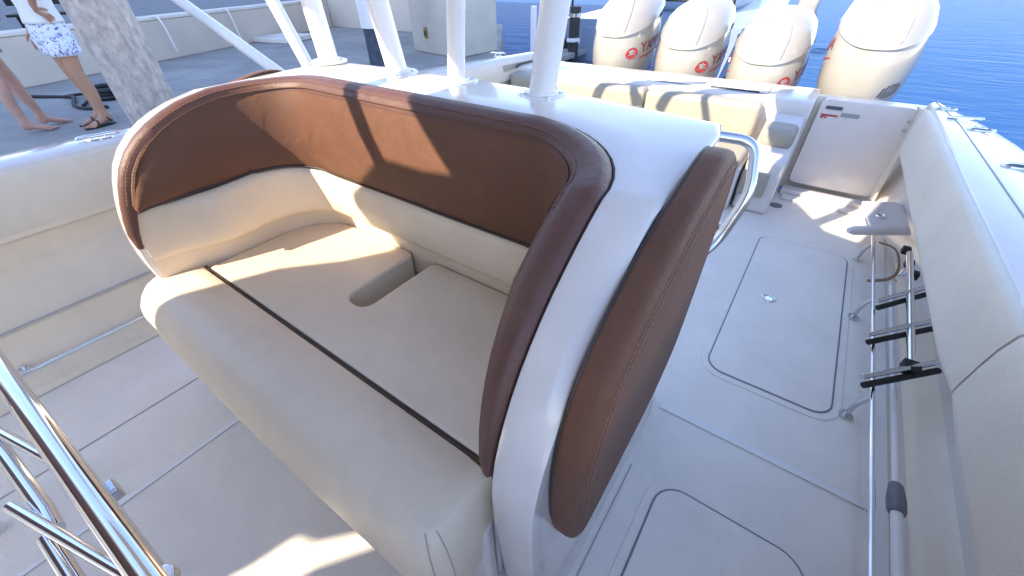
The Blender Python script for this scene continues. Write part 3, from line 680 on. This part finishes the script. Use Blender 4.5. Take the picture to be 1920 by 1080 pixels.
# ================================================================== OUTBOARD MOTORS
def sect(z):
    T = [(.30, .02, .25, .20), (.40, .02, .31, .25), (.50, .02, .35, .285), (.62, .025, .38, .312), (.78, .04, .40, .325), (.92, .06, .405, .322), (1.05, .085, .395, .302), (1.14, .11, .365, .268), (1.20, .13, .31, .215), (1.235, .15, .235, .15), (1.25, .16, .12, .07)]
    for a, b in zip(T, T[1:]):
        if a[0] <= z <= b[0]:
            t = (z-a[0])/(b[0]-a[0]); return [a[k]+(b[k]-a[k])*t for k in (1, 2, 3)]
    return list(T[-1][1:]) if z > 1 else list(T[0][1:])
def cpoint(z, a, g=0.):
    yc, l, w_ = sect(z); c, s = math.cos(a), math.sin(a); e = 2/3.1
    x = (w_+g)*math.copysign(abs(c)**e, c); y = yc+(l+g)*math.copysign(abs(s)**e, s)
    if y < yc: x *= 1-.36*((yc-y)/(l+g))**2                # nose narrower than the back
    k = max(0, min(1, (z-.62)/.5)); k = k*k*(3-2*k)
    return V((x, y, z+.13*k*(y-yc+.05)+g*.6*k))
def cowl(bm, zs, g=0., n=56):
    loft(bm, [[cpoint(z, 2*math.pi*k/n, g) for k in range(n)] for z in zs])
def side_x(y, z):
    """half width of the cowling at local y, z"""
    z0 = z
    for _ in range(8):
        yc, l, w_ = sect(z0); k = max(0, min(1, (z0-.62)/.5)); k = k*k*(3-2*k); z0 = z-.13*k*(y-yc+.05)
    yc, l, w_ = sect(z0); q = min(.999, abs(y-yc)/l); x = w_*(1-q**3.1)**(1/3.1)
    if y < yc: x *= 1-.36*q*q
    return x
def side_decal(bm_mesh, root, name, m, side, y0, z0, g=.004):
    """put a flat mesh (u to the right, v up) onto the cowling side, as read from outside"""
    for v_ in bm_mesh.verts:
        u, h, dpt = v_.co.x, v_.co.y, v_.co.z
        y = y0+u*side; z = z0+h+u*.16*side*.0+.18*u
        v_.co = V((side*(side_x(y, z)+g+dpt), y, z))
    return done(name, bm_mesh, m, root, smooth=False)
def text_bm(s, size, ext=.0006):
    cu = bpy.data.curves.new('t', 'FONT'); cu.body = s; cu.size = size; cu.extrude = ext; cu.space_character = 1.05
    o = bpy.data.objects.new('t', cu); C.objects.link(o); bpy.context.view_layer.update()
    me = bpy.data.meshes.new_from_object(o.evaluated_get(bpy.context.evaluated_depsgraph_get()))
    bm = NB(); bm.from_mesh(me); bpy.data.objects.remove(o); bpy.data.curves.remove(cu); bpy.data.meshes.remove(me)
    bmesh.ops.subdivide_edges(bm, edges=[e for e in bm.edges if e.calc_length() > size*.35], cuts=1)
    return bm
def make_motor():
    root = thing('outboard_motor', 'm', 'outboard motor', group='outboard motors along the transom')
    bm = NB(); cowl(bm, [.30, .34, .40, .46, .54, .62, .70, .78, .86, .94, 1.02, 1.09]); body = done('cowling', bm, COWL2, root, angle=70)
    bm = NB(); cowl(bm, [.60, .70, .78, .86, .94, 1.0, 1.05, 1.10, 1.14, 1.17, 1.20, 1.22, 1.235, 1.245, 1.25], .016)
    bmesh.ops.recalc_face_normals(bm, faces=bm.faces)
    r = bmesh.ops.bisect_plane(bm, geom=bm.verts[:]+bm.edges[:]+bm.faces[:], plane_co=(0, -.36, .90), plane_no=(0, .36, -1), clear_outer=True)
    for v_ in bm.verts:
        if v_.co.y > .05: v_.co.z += .02*((v_.co.y-.05)/.45)**2*max(0, min(1, (v_.co.z-.85)/.3)); v_.co.y += .10*((v_.co.y-.05)/.45)**2
    ed = [e for e in r['geom_cut'] if isinstance(e, bmesh.types.BMEdge)]
    ex = bmesh.ops.extrude_edge_only(bm, edges=ed); nv = [g for g in ex['geom'] if isinstance(g, bmesh.types.BMVert)]
    for v_ in nv: v_.co.x *= .93; v_.co.y = .05+(v_.co.y-.05)*.95
    cap = done('top_cover', bm, COWL, root, angle=38)
    # ridges pressed into the cover
    for sx in (-1, 1):
        pts = []
        for k in range(18):
            z = .97+.275*k/17; a = -math.pi/2+sx*(.42+.25*k/17); pts.append(cpoint(min(z, 1.249), a, .0165))
        bm = NB(); tube(bm, pts, [.001]+[.008]*16+[.001], 6); done('cover_ridge', bm, COWL, cap)
    for sx in (-1, 1):
        bm = NB(); vs_ = [(.16, 1.035), (.42, 1.125), (.43, 1.16), (.24, 1.075)]
        f0 = [bm.verts.new((sx*(side_x(min(y, .44), z)+.012), y, z)) for y, z in vs_]; f1 = [bm.verts.new((sx*(side_x(min(y, .44), z)+.019), y, z)) for y, z in vs_]
        bm.faces.new(f0); bm.faces.new(f1[::-1])
        for k in range(4): bm.faces.new((f0[k], f0[(k+1) % 4], f1[(k+1) % 4], f1[k]))
        done('air_intake', bm, COWLG, cap, smooth=False)
    bm = NB(); pillow(bm, (-.10, -.10, -.75), (.10, .22, .34), .05, 3); done('midsection', bm, COWL, root)
    bm = NB(); pillow(bm, (-.16, -.42, -.25), (.16, -.12, .30), .03, 2); done('clamp_bracket', bm, COWLG, root)
    for s in (1, -1):
        tb = text_bm('YAMAHA', .135); y0 = -.17 if s > 0 else .44
        side_decal(tb, root, 'lettering', DKRED, s, y0, .755)
        b = NB(); disc(b, (0, 0, 0), .052, .001, 28); side_decal(b, root, 'emblem', RED, s, -.255 if s > 0 else .49, .755, .003)
        b = NB()
        for a in (90, 210, 330):
            u = V((math.cos(math.radians(a)), math.sin(math.radians(a)), 0)); w2 = V((-u.y, u.x, 0))*.004
            q = [b.verts.new(p) for p in (u*.008-w2+V((0, 0, .0025)), u*.040-w2+V((0, 0, .0025)), u*.040+w2+V((0, 0, .0025)), u*.008+w2+V((0, 0, .0025)))]; b.faces.new(q)
        side_decal(b, root, 'emblem_mark', COWL, s, -.255 if s > 0 else .49, .755, .003)
        b = NB(); prism(b, [(0, 0), (.52, 0), (.50, .012), (.02, .012)], 'z', 0, .001); bmesh.ops.subdivide_edges(b, edges=[e for e in b.edges if e.calc_length() > .2], cuts=8)
        side_decal(b, root, 'pinstripe', RED, s, -.18 if s > 0 else .34, .70, .003)
    return root
mot = make_motor()
spots = [(-2.04, 5.02, .05, 'white outboard motor nearest the dock, leftmost of the four on the transom'),
         (-1.29, 5.00, -.01, 'white outboard motor second from the dock, standing lower than its outer neighbour'),
         (-.545, 4.98, -.075, 'white outboard motor third from the dock, the lowest and rounded top in full view'),
         (.225, 4.95, .10, 'white outboard motor on the open water side, largest and rightmost in view')]
motors = [mot]+[copy_tree(mot) for _ in range(3)]
for o, (x, y, z, lb) in zip(motors, spots):
    o.location = (x, y, z); o['label'] = lb; o.rotation_euler = (0, 0, 0)
for ch in list(motors[3].children):
    if ch.name.split('.')[0] in ('lettering', 'emblem', 'emblem_mark', 'pinstripe') and max(v.co.x for v in ch.data.vertices) > 0: bpy.data.objects.remove(ch)
# ribbed side badge of the outer motor
bm = NB()
for k in range(6):
    y = -.30+.022*k; h = .055*math.sqrt(max(.1, 1-((k-2.5)/3.2)**2))
    bs = NB(); prism(bs, [(-.007, -h), (.007, -h), (.007, h), (-.007, h)], 'z', 0, .002)
    for v_ in bs.verts:
        yy = y+v_.co.x; zz = .66+v_.co.y+.2*yy; v_.co = V((side_x(yy, zz)+.004+v_.co.z, yy, zz))
    me = bpy.data.meshes.new('t'); bs.to_mesh(me); bs.free(); bm.from_mesh(me); bpy.data.meshes.remove(me)
done('vent_badge', bm, DKGREY, motors[3], smooth=False)
# ================================================================== DOCK FURNITURE
W0, W1, W2 = V((-9.05, .55, 0)), V((-11.95, 8.05, 0)), V((-7.0, 8.35, 0))
wa = thing('dock_wall', 'low beige concrete wall along the back of the dock', 'wall', (-10, 4, .3))
def wallseg(a, b, h, th, nm, m, z0=.3):
    d = (b-a).normalized(); s = V((-d.y, d.x, 0))*th
    if s.x > 0: s = -s
    if abs(d.y) < .3: s = V((0, th, 0))
    bm = NB(); prism(bm, [tuple(p[:2]) for p in (a, b, b+s, a+s)], 'z', z0, z0+h); return chl(wa, done(nm, bm, m, smooth=False, bevel=.015))
dirw = (W1-W0).normalized()
wallseg(W0-dirw*14, W1, .60, .28, 'wall_body', WALLC); wallseg(W1+V((.02, 0, 0)), W2, 2.6, .28, 'wall_body', WALLC)
wallseg(W0-dirw*14+V((.02, 0, 0)), W1+V((.02, -.01, 0)), .055, .32, 'wall_cap', WALLT, .902)
bm = NB(); prism(bm, [(-10.85, 5.2), (-9.9, 5.45), (-10.15, 6.3), (-11.1, 6.05)], 'z', .302, .40); tag(done('concrete_step', bm, WALLT, smooth=False, bevel=.02), 'pale low concrete step at the foot of the beige wall', 'step')
pd = thing('dock_pedestal', 'square beige stucco column with a small brass latch at the dock corner', 'pedestal', (-6.1, 6.8, .3))
q = [V((-5.434, 6.0, 0)), V((-5.36, 7.05, 0)), V((-6.70, 7.30, 0)), V((-6.76, 6.22, 0))]
bm = NB(); prism(bm, [tuple(p[:2]) for p in q], 'z', .302, 2.9); chl(pd, done('column', bm, PED, smooth=False, bevel=.02))
mid = q[0].lerp(q[3], .66); dd = (q[3]-q[0]).normalized(); nn = V((dd.y, -dd.x, 0)); 
if nn.y > 0: nn = -nn
bm = NB()
for (u0, u1, z0, z1, dpt) in ((-.055, .055, .54, .72, .012), (-.03, .035, .575, .685, .03)):
    pts = [mid+dd*u0, mid+dd*u1, mid+dd*u1+nn*dpt, mid+dd*u0+nn*dpt]; prism(bm, [tuple(p[:2]) for p in pts], 'z', z0, z1)
chl(pd, done('latch', bm, BRASS, smooth=False, bevel=.006))
bm = NB(); prism(bm, [tuple((mid+dd*u+nn*dq)[:2]) for u, dq in ((-.012, .031), (.018, .031), (.018, .036), (-.012, .036))], 'z', .59, .665); chl(pd, done('keyhole', bm, BLACK, smooth=False))
# pilings
def piling(x, y, r, h, label, m):
    bm = NB(); rings = []
    for k in range(40):
        z = -1+(h+1)*k/39; n = 40
        rings.append([V((x+(r*(1+.03*math.sin(5*a+z*2)+.02*random.uniform(-1, 1)))*math.cos(a), y+(r*(1+.03*math.sin(4*a-z*3)+.02*random.uniform(-1, 1)))*math.sin(a), z)) for a in [2*math.pi*j/n for j in range(n)]])
    loft(bm, rings); return tag(done('dock_piling', bm, m, angle=80), label, 'piling')
piling(-3.70, .945, .150, 3.4, 'thick rough grey piling at the dock edge beside the person in shorts', PILE)
o = piling(-6.25, 4.98, .19, 1.05, 'piling coloured dark blue as shade, with a white top behind the hardtop pipes', PILED)
bm = NB(); tube(bm, [(-6.25, 4.98, .82), (-6.25, 4.98, 2.6)], .225, 24); c_ = done('white_sleeve', bm, ALU, o)
bm = NB(); tube(bm, [(-4.2, 6.5, -.6), (-4.2, 6.5, 1.06)], .05, 16); pw = done('marker_post', bm, ALU); tag(pw, 'slim white post standing in the water beyond the stern corner', 'post')
DARKW = mat('dark_timber', (.035, .032, .03), .6, var=.4, vscale=20, bump=.8, bscale=50, stretch=(1, 1, .4))  # for piles added to fill the dark patches behind the motors
for x, y, r, h, lb in ((-4.33, 8.15, .10, .95, 'dark stand-in pile just to the left of the leftmost white motor'), (-1.33, 8.25, .105, .66, 'dark stand-in pile filling the gap between the second and third white motors')):
    o = piling(x, y, r, h, lb, DARKW); o['group'] = 'dark stand-in piles astern'
    bm = NB(); tube(bm, [(x, y, h-.16), (x, y, h-.10)], r*1.12, 20); done('pile_band', bm, STEEL, o)
    bm = NB(); tube(bm, catmull([V((x+r*1.15*math.cos(a), y+r*1.15*math.sin(a), h*.4+.03*a/6)) for a in [2*math.pi*k/8 for k in range(17)]], 3), .018, 8); done('rope_wrap', bm, ALU, o)
# ramp / finger at the dock corner
bm = NB(); prism(bm, [(-5.0, 6.2), (-4.25, 6.05), (-4.25, 8.6), (-5.0, 8.2)], 'z', .12, .22); o = tag(done('finger_dock', bm, CONC, smooth=False, bevel=.02), 'short grey walkway stub beside the slim white post', 'walkway')
bm = NB(); tube(bm, [(-4.5, 6.3, .1), (-4.5, 6.3, -.8)], .12, 12); done('support', bm, BLACK, o)
# lines hanging on the wall
for k, (a, b, s) in enumerate((((-10.05, 3.3), .95, .45), ((-10.62, 4.75), .95, .5), ((-11.2, 6.25), .95, .6))):
    x, y = a; x += .06
    bm = NB(); tube(bm, catmull([(x-.05, y-.02, .97), (x+.02, y, .95), (x+.045, y+.03, .75), (x+.05, y+.05, .42)], 5), .014, 8)
    tag(done('mooring_line', bm, ALU), 'white line hanging down the beige wall, '+('nearest the thick grey piling', 'middle one of three', 'farthest along, beside the first pipe')[k], 'rope', 'white lines on the dock wall')
# cable on the dock
bm = NB(); tube(bm, catmull([(-9.2, .45, .312), (-8.94, .72, .312), (-8.72, .72, .312), (-8.62, .70, .312)], 6), .022, 8)
tag(done('dock_cable', bm, BLACK), 'short end of black cable lying left of the bare feet', 'cable')
bm = NB(); tube(bm, catmull([(-8.5, .92, .312), (-8.25, 1.05, .315), (-8.02, 1.20, .312), (-7.75, 1.25, .335), (-7.35, 1.15, .315), (-7.02, 1.18, .315), (-6.88, 1.35, .315)], 8), .022, 8)
tube(bm, catmull([(-8.02, 1.20, .315), (-7.80, 1.38, .34), (-7.45, 1.32, .33), (-7.2, 1.20, .32)], 8), .018, 8)
tag(done('dock_cable', bm, BLACK), 'long black cable running across the dock behind the person in shorts', 'cable')
bm = NB()
for rr, zz in ((.17, .33), (.15, .37), (.165, .41)): tube(bm, [V((-7.50+rr*1.25*math.cos(a), 1.56+rr*.9*math.sin(a), zz)) for a in [2*math.pi*k/24 for k in range(24)]], .030, 8, closed=True)
tag(done('cable_coil', bm, BLACK), 'coil of black cable on the dock beside the thick grey piling', 'cable')
# dark benches on the upper level
def dark_bench(x, y, rz, label):
    t = thing('park_bench', label, 'bench', (x, y, .62), 'dark benches behind the dock wall')
    for k in range(4):
        bm = NB(); box(bm, (-.75, -.22+.115*k, .42), (.75, -.13+.115*k, .455)); done('slat', bm, BLACK, t, smooth=False, bevel=.006)
    for k in range(3):
        bm = NB(); box(bm, (-.75, .24, .55+.13*k), (.75, .27, .64+.13*k)); done('slat', bm, BLACK, t, smooth=False, bevel=.006)
    for xx in (-.62, .62):
        bm = NB(); box(bm, (xx-.03, -.22, 0), (xx+.03, -.16, .42)); box(bm, (xx-.03, .21, 0), (xx+.03, .27, .95)); box(bm, (xx-.03, -.22, .38), (xx+.03, .24, .418)); done('leg', bm, BLACK, t, smooth=False, bevel=.004)
    t.rotation_euler = (0, 0, rz)
dark_bench(-10.35, .65, 1.25, 'black slatted bench at the far upper left, behind the dock wall')
dark_bench(-10.75, 2.35, 1.25, 'black slatted bench behind the person in shorts, beside the thick piling')
# unseen tower added to keep the dock in shade (left of the picture)
bd = thing('shade_tower', 'tall unseen block added to shade the dock', 'shade building', (-30, -46, 0))
bm = NB(); box(bm, (-24, -26, 0), (8, 26, 40)); done('wall', bm, BUILD, bd, smooth=False)
win = None
for fl in range(12):
    for c in range(7):
        y = -23+7.2*c; z = 2+3*fl
        if win is None:
            bm = NB(); box(bm, (8.003, y, z), (8.06, y+3.2, z+1.5)); win = done('window', bm, GLASSD, bd, smooth=False); w0 = (y, z)
        else:
            o = win.copy(); C.objects.link(o); o.location = (0, y-w0[0], z-w0[1])
# ================================================================== NEIGHBOURING BOAT
nb = thing('moored_boat', 'pale blue-grey boat moored beyond the stern, behind the white engines', 'boat', (-3.2, 12, -.35))
rings = []
for y, hw, top in ((-3.4, 1.75, 1.05), (-2, 1.85, 1.05), (0, 1.9, 1.1), (2.5, 1.7, 1.25), (4.5, 1.1, 1.45), (5.8, .15, 1.6)):
    rings.append([V((x, y, z)) for x, z in ((-hw*.75, -.3), (-hw*.9, .25), (-hw, top), (-hw*.85, top+.03), (hw*.85, top+.03), (hw, top), (hw*.9, .25), (hw*.75, -.3))])
bm = NB(); loft(bm, rings); done('hull', bm, BOATBLUE, nb, angle=35)
bm = NB(); loft(bm, [[p.copy()*1.0+V((.012 if p.x > 0 else -.012, 0, 0)) for p in (r[0], r[1], r[6], r[7])] for r in rings[:4]]); done('boot_stripe', bm, BOATDK, nb, angle=35)
bm = NB(); pillow(bm, (-1.1, -1.4, 1.08), (1.1, 2.2, 1.95), .12, 3); cb = done('cabin', bm, BOATBLUE, nb)
for x in (-.75, 0, .75):
    bm = NB(); pillow(bm, (x-.28, -1.42, 1.32), (x+.28, -1.39, 1.78), .01, 1); done('window', bm, GLASSD, cb)
bm = NB(); pillow(bm, (-1.45, -3.42, .35), (1.45, -3.39, .95), .01, 1); done('transom_panel', bm, BOATBLUE, nb)
bm = NB(); tube(bm, [(-1.5, -3.3, 1.08), (-1.5, -3.3, 1.7), (1.5, -3.3, 1.7), (1.5, -3.3, 1.08)], .025, 8); tube(bm, [(-1.5, -3.3, 1.4), (1.5, -3.3, 1.4)], .018, 8); tube(bm, [(0, -3.3, 1.08), (0, -3.3, 1.7)], .018, 8); done('stern_rail', bm, BLACK, nb)
for k, (fx, lb) in enumerate(((-4.75, 'dark cylindrical fender at the dock-side corner of the pale moored boat'), (-2.35, 'dark cylindrical fender on the moored boat, behind the gap between the motors'))):
    bm = NB(); tube(bm, [(fx, 8.48, -.25), (fx, 8.48, -.2), (fx, 8.48, .30), (fx, 8.48, .36), (fx, 8.48, .42)], [.05, .10, .10, .06, .02], 16); f_ = tag(done('fender', bm, BLACK), lb, 'fender', 'fenders of the moored boat')
    bm = NB(); tube(bm, [(fx, 8.48, .42), (fx, 8.50, .74)], .012, 6); done('fender_line', bm, ALU, f_)
sm = thing('tender_motor', 'small white and black outboard on the moored boat beyond, reflected in the water', 'outboard motor', (-1.05, 14.2, .25))
bm = NB(); pillow(bm, (-.22, -.3, .25), (.22, .35, .75), .09, 4); done('cowling', bm, COWL, sm)
bm = NB(); pillow(bm, (-.235, -.31, .18), (.235, .36, .28), .03, 2); done('base_trim', bm, BLACK, sm)
bm = NB(); pillow(bm, (-.08, -.1, -.9), (.08, .12, .2), .03, 2); pillow(bm, (-.16, .15, -.3), (.16, .35, .16), .02, 2); done('leg', bm, BLACK, sm)
# ================================================================== PEOPLE
def skin_mesh(name, verts, edges, radii, m, parent, root=0, sub=2):
    me = bpy.data.meshes.new(name); me.from_pydata([V(p) for p in verts], edges, []); me.update()
    o = link(name, me, m, parent)
    md = o.modifiers.new('skin', 'SKIN'); md.use_smooth_shade = True
    for k, sv in enumerate(me.skin_vertices[0].data):
        r = radii[k]; sv.radius = (r, r) if not isinstance(r, tuple) else r; sv.use_root = (k == root)
    s = o.modifiers.new('s', 'SUBSURF'); s.levels = s.render_levels = sub
    dg = bpy.context.evaluated_depsgraph_get(); bpy.context.view_layer.update()
    me2 = bpy.data.meshes.new_from_object(o.evaluated_get(bpy.context.evaluated_depsgraph_get()))
    o.modifiers.clear(); o.data = me2
    if not me2.materials: me2.materials.append(m)
    for p in me2.polygons: p.use_smooth = True
    return o
def person(loc, rz, label, skin, feet, hand_pose, shirt, bottoms, bottom_len, sandals):
    """local frame: faces -y, left side is +x; z=0 at the ground"""
    t = thing('person', label, 'person', loc); t.rotation_euler = (0, 0, rz)
    Vt, E, Rr = [], [], []
    def add(p, r, par=None):
        Vt.append(p); Rr.append(r); k = len(Vt)-1
        if par is not None: E.append((par, k))
        return k
    pel = add((0, 0, .86), (.145, .11)); wst = add((0, .005, 1.02), (.125, .095), pel); ch = add((0, .01, 1.22), (.15, .105), wst); up = add((0, .015, 1.34), (.125, .085), ch)
    nk = add((0, .0, 1.42), .052, up); jaw = add((0, -.015, 1.49), .062, nk); hd = add((0, -.012, 1.57), .083, jaw); tp = add((0, .0, 1.645), .058, hd)
    add((0, -.095, 1.54), .016, hd)                       # nose
    for s in (-1, 1):
        add((s*.082, .005, 1.54), .014, hd)               # ears
    for s, (fx, fy, ang) in zip((1, -1), feet):
        hip = add((s*.088, 0, .80), .092, pel); kx = s*.088*.35+fx*.65; kn = add((kx, fy*.5-.012, .47), .058, hip)
        cf = add((fx*.9+kx*.1, fy*.85+.018, .33), .058, kn); cf2 = add((fx, fy+.01, .19), .043, cf); an = add((fx, fy+.01, .085), .034, cf2)
        d = V((math.sin(ang), -math.cos(ang), 0)); s_ = V((d.y, -d.x, 0))*-1
        hl = add(tuple(V((fx, fy, .035))-d*.045), .034, an); md = add(tuple(V((fx, fy, .045))+d*.07), (.040, .030), an); bl = add(tuple(V((fx, fy, .028))+d*.135), (.042, .020), md)
        for q in range(5):
            off = (-.034+.017*q)*(1 if s > 0 else -1); ln = .205-.012*q
            b1 = add(tuple(V((fx, fy, .022))+d*(ln-.028)+s_*off), .0105, bl); add(tuple(V((fx, fy, .014))+d*ln+s_*off), .009 if q else .011, b1)
    for s in (1, -1):
        sh = add((s*.155, .02, 1.335), .055, up)
        el, wr = hand_pose[0 if s > 0 else 1]
        e_ = add(el, .038, sh); e2 = add(tuple(V(el).lerp(V(wr), .35)), .037, e_); w_ = add(wr, .024, e2)
        d = (V(wr)-V(el)).normalized(); d2 = hand_pose[2 if s > 0 else 3]; d2 = V(d2).normalized(); sd = d2.cross(V((s, 0, .2))).normalized()
        pm = add(tuple(V(wr)+d2*.055), (.034, .018), w_)
        for q in range(4):
            b0 = V(wr)+d2*.095+sd*(-.027+.018*q); L = (.052, .062, .058, .044)[q]
            k1 = add(tuple(b0), .0095, pm); k2 = add(tuple(b0+d2*L*.55+V((-s*.006, 0, -.004))), .0085, k1); add(tuple(b0+d2*L+V((-s*.018, 0, -.010))), .0075, k2)
        tb0 = V(wr)+d2*.03-sd*.028; k1 = add(tuple(tb0), .011, w_); k2 = add(tuple(tb0+d2*.035-sd*.022), .0095, k1); add(tuple(tb0+d2*.062-sd*.026), .008, k2)
    skin_mesh('body', Vt, E, Rr, skin, t, 0, 2)
    # eyes, mouth, hair
    for s in (-1, 1):
        bm = NB(); bmesh.ops.create_uvsphere(bm, u_segments=12, v_segments=8, radius=.012, matrix=Matrix.Translation((s*.031, -.082, 1.565))); done('eye', bm, SHIRT, t)
    bm = NB(); tube(bm, catmull([(-.024, -.084, 1.497), (0, -.092, 1.495), (.024, -.084, 1.497)], 4), .006, 6); done('mouth', bm, RED, t)
    bm = NB(); bmesh.ops.create_uvsphere(bm, u_segments=20, v_segments=14, radius=.1, matrix=Matrix.Translation((0, .02, 1.60)) @ Matrix.Diagonal((1.0, 1.05, 1.05, 1)))
    bmesh.ops.create_uvsphere(bm, u_segments=14, v_segments=10, radius=.07, matrix=Matrix.Translation((0, .10, 1.48)) @ Matrix.Diagonal((1.0, .7, 1.9, 1))); done('hair', bm, HAIR, t)
    # clothing: lofted shells round the body
    def ringz(z, rx, ry, cx=0, cy=0, n=28, wob=0): return [V((cx+rx*(1+wob*math.sin(7*a+z*30))*math.cos(a), cy+ry*(1+wob*math.cos(5*a+z*20))*math.sin(a), z)) for a in [2*math.pi*k/n for k in range(n)]]
    bm = NB()
    loft(bm, [ringz(.905, .178, .142, 0, .0, wob=.02), ringz(.93, .176, .140, wob=.02), ringz(1.02, .160, .125, 0, .005, wob=.02), ringz(1.15, .172, .132, 0, .01, wob=.015), ringz(1.25, .182, .138, 0, .01), ringz(1.34, .168, .112, 0, .015), ringz(1.385, .105, .08, 0, .012), ringz(1.40, .07, .066, 0, .005)], caps=False)
    for s in (-1, 1):
        a = V((s*.14, .02, 1.335)); e = V(hand_pose[0 if s > 0 else 1][0]); tube(bm, [a, a.lerp(e, .25), a.lerp(e, .55)], [.075, .070, .066], 16, caps=False)
    o = done('shirt', bm, shirt, t); sf = o.modifiers.new('s', 'SOLIDIFY'); sf.thickness = .004
    bm = NB()
    loft(bm, [ringz(.965, .150, .122, 0, .003), ringz(.90, .168, .135, wob=.01), ringz(.83, .182, .142, wob=.015), ringz(.775, .182, .138, wob=.015), ringz(.745, .172, .128)], caps=False)
    for s, (fx, fy, ang) in zip((1, -1), feet):
        L = []
        for z, r in ((.80, .112), (.74, .112), (.68, .110), (bottom_len, .108)):
            f = (.80-z)/.33; L.append(ringz(z, r, r*1.10, s*.092+(fx*.65+s*.03-s*.088)*f, fy*.5*f-.004, 24, .02))
        loft(bm, L, caps=False)
    o = done('shorts', bm, bottoms, t); sf = o.modifiers.new('s', 'SOLIDIFY'); sf.thickness = .004
    if sandals:
        for s, (fx, fy, ang) in zip((1, -1), feet):
            d = V((math.sin(ang), -math.cos(ang), 0)); s_ = V((-d.y, d.x, 0)); c = V((fx, fy, 0))
            bm = NB(); pts = [c+d*(.07+.145*math.cos(a))+s_*(.046*math.sin(a)) for a in [2*math.pi*k/24 for k in range(24)]]
            prism(bm, [tuple(p[:2]) for p in pts], 'z', .001, .014); sd = done('sandal', bm, BLACK, t, smooth=False)
            bm = NB(); tube(bm, catmull([c+d*.10+s_*.044+V((0, 0, .012)), c+d*.09+s_*.03+V((0, 0, .060)), c+d*.085-s_*.03+V((0, 0, .060)), c+d*.10-s_*.044+V((0, 0, .012))], 5), .008, 8)
            tube(bm, catmull([c-d*.03+s_*.038+V((0, 0, .03)), c-d*.0+s_*.03+V((0, 0, .085)), c+d*.035+V((0, 0, .095)), c-d*.0-s_*.03+V((0, 0, .085)), c-d*.03-s_*.038+V((0, 0, .03))], 5), .007, 8); done('strap', bm, BLACK, sd)
    return t
person((-6.16, 1.12, .30), .15, 'standing person in blue and white patterned shorts and white top, hand on the hip', SKIN,
       [(.085, -.02, .1), (-.085, .02, -.1)], [((.33, -.06, 1.19), (.195, -.085, 1.02)), ((-.24, .03, 1.07), (-.22, -.06, .84)), (-.12, .70, -.62), (0, -.15, -1)], SHIRT, SHORTS, .645, True)
person((-6.50, .62, .30), math.pi-.2, 'barefoot person at the left edge facing the one in patterned shorts', SKIN2,
       [(.10, -.10, .15), (-.10, .02, -.15)], [((.24, .04, 1.08), (.12, -.20, 1.14)), ((-.24, .04, 1.08), (-.12, -.20, 1.16)), (-.9, -.1, .2), (.9, -.1, .2)], KHAKI, KHAKI, .69, False)
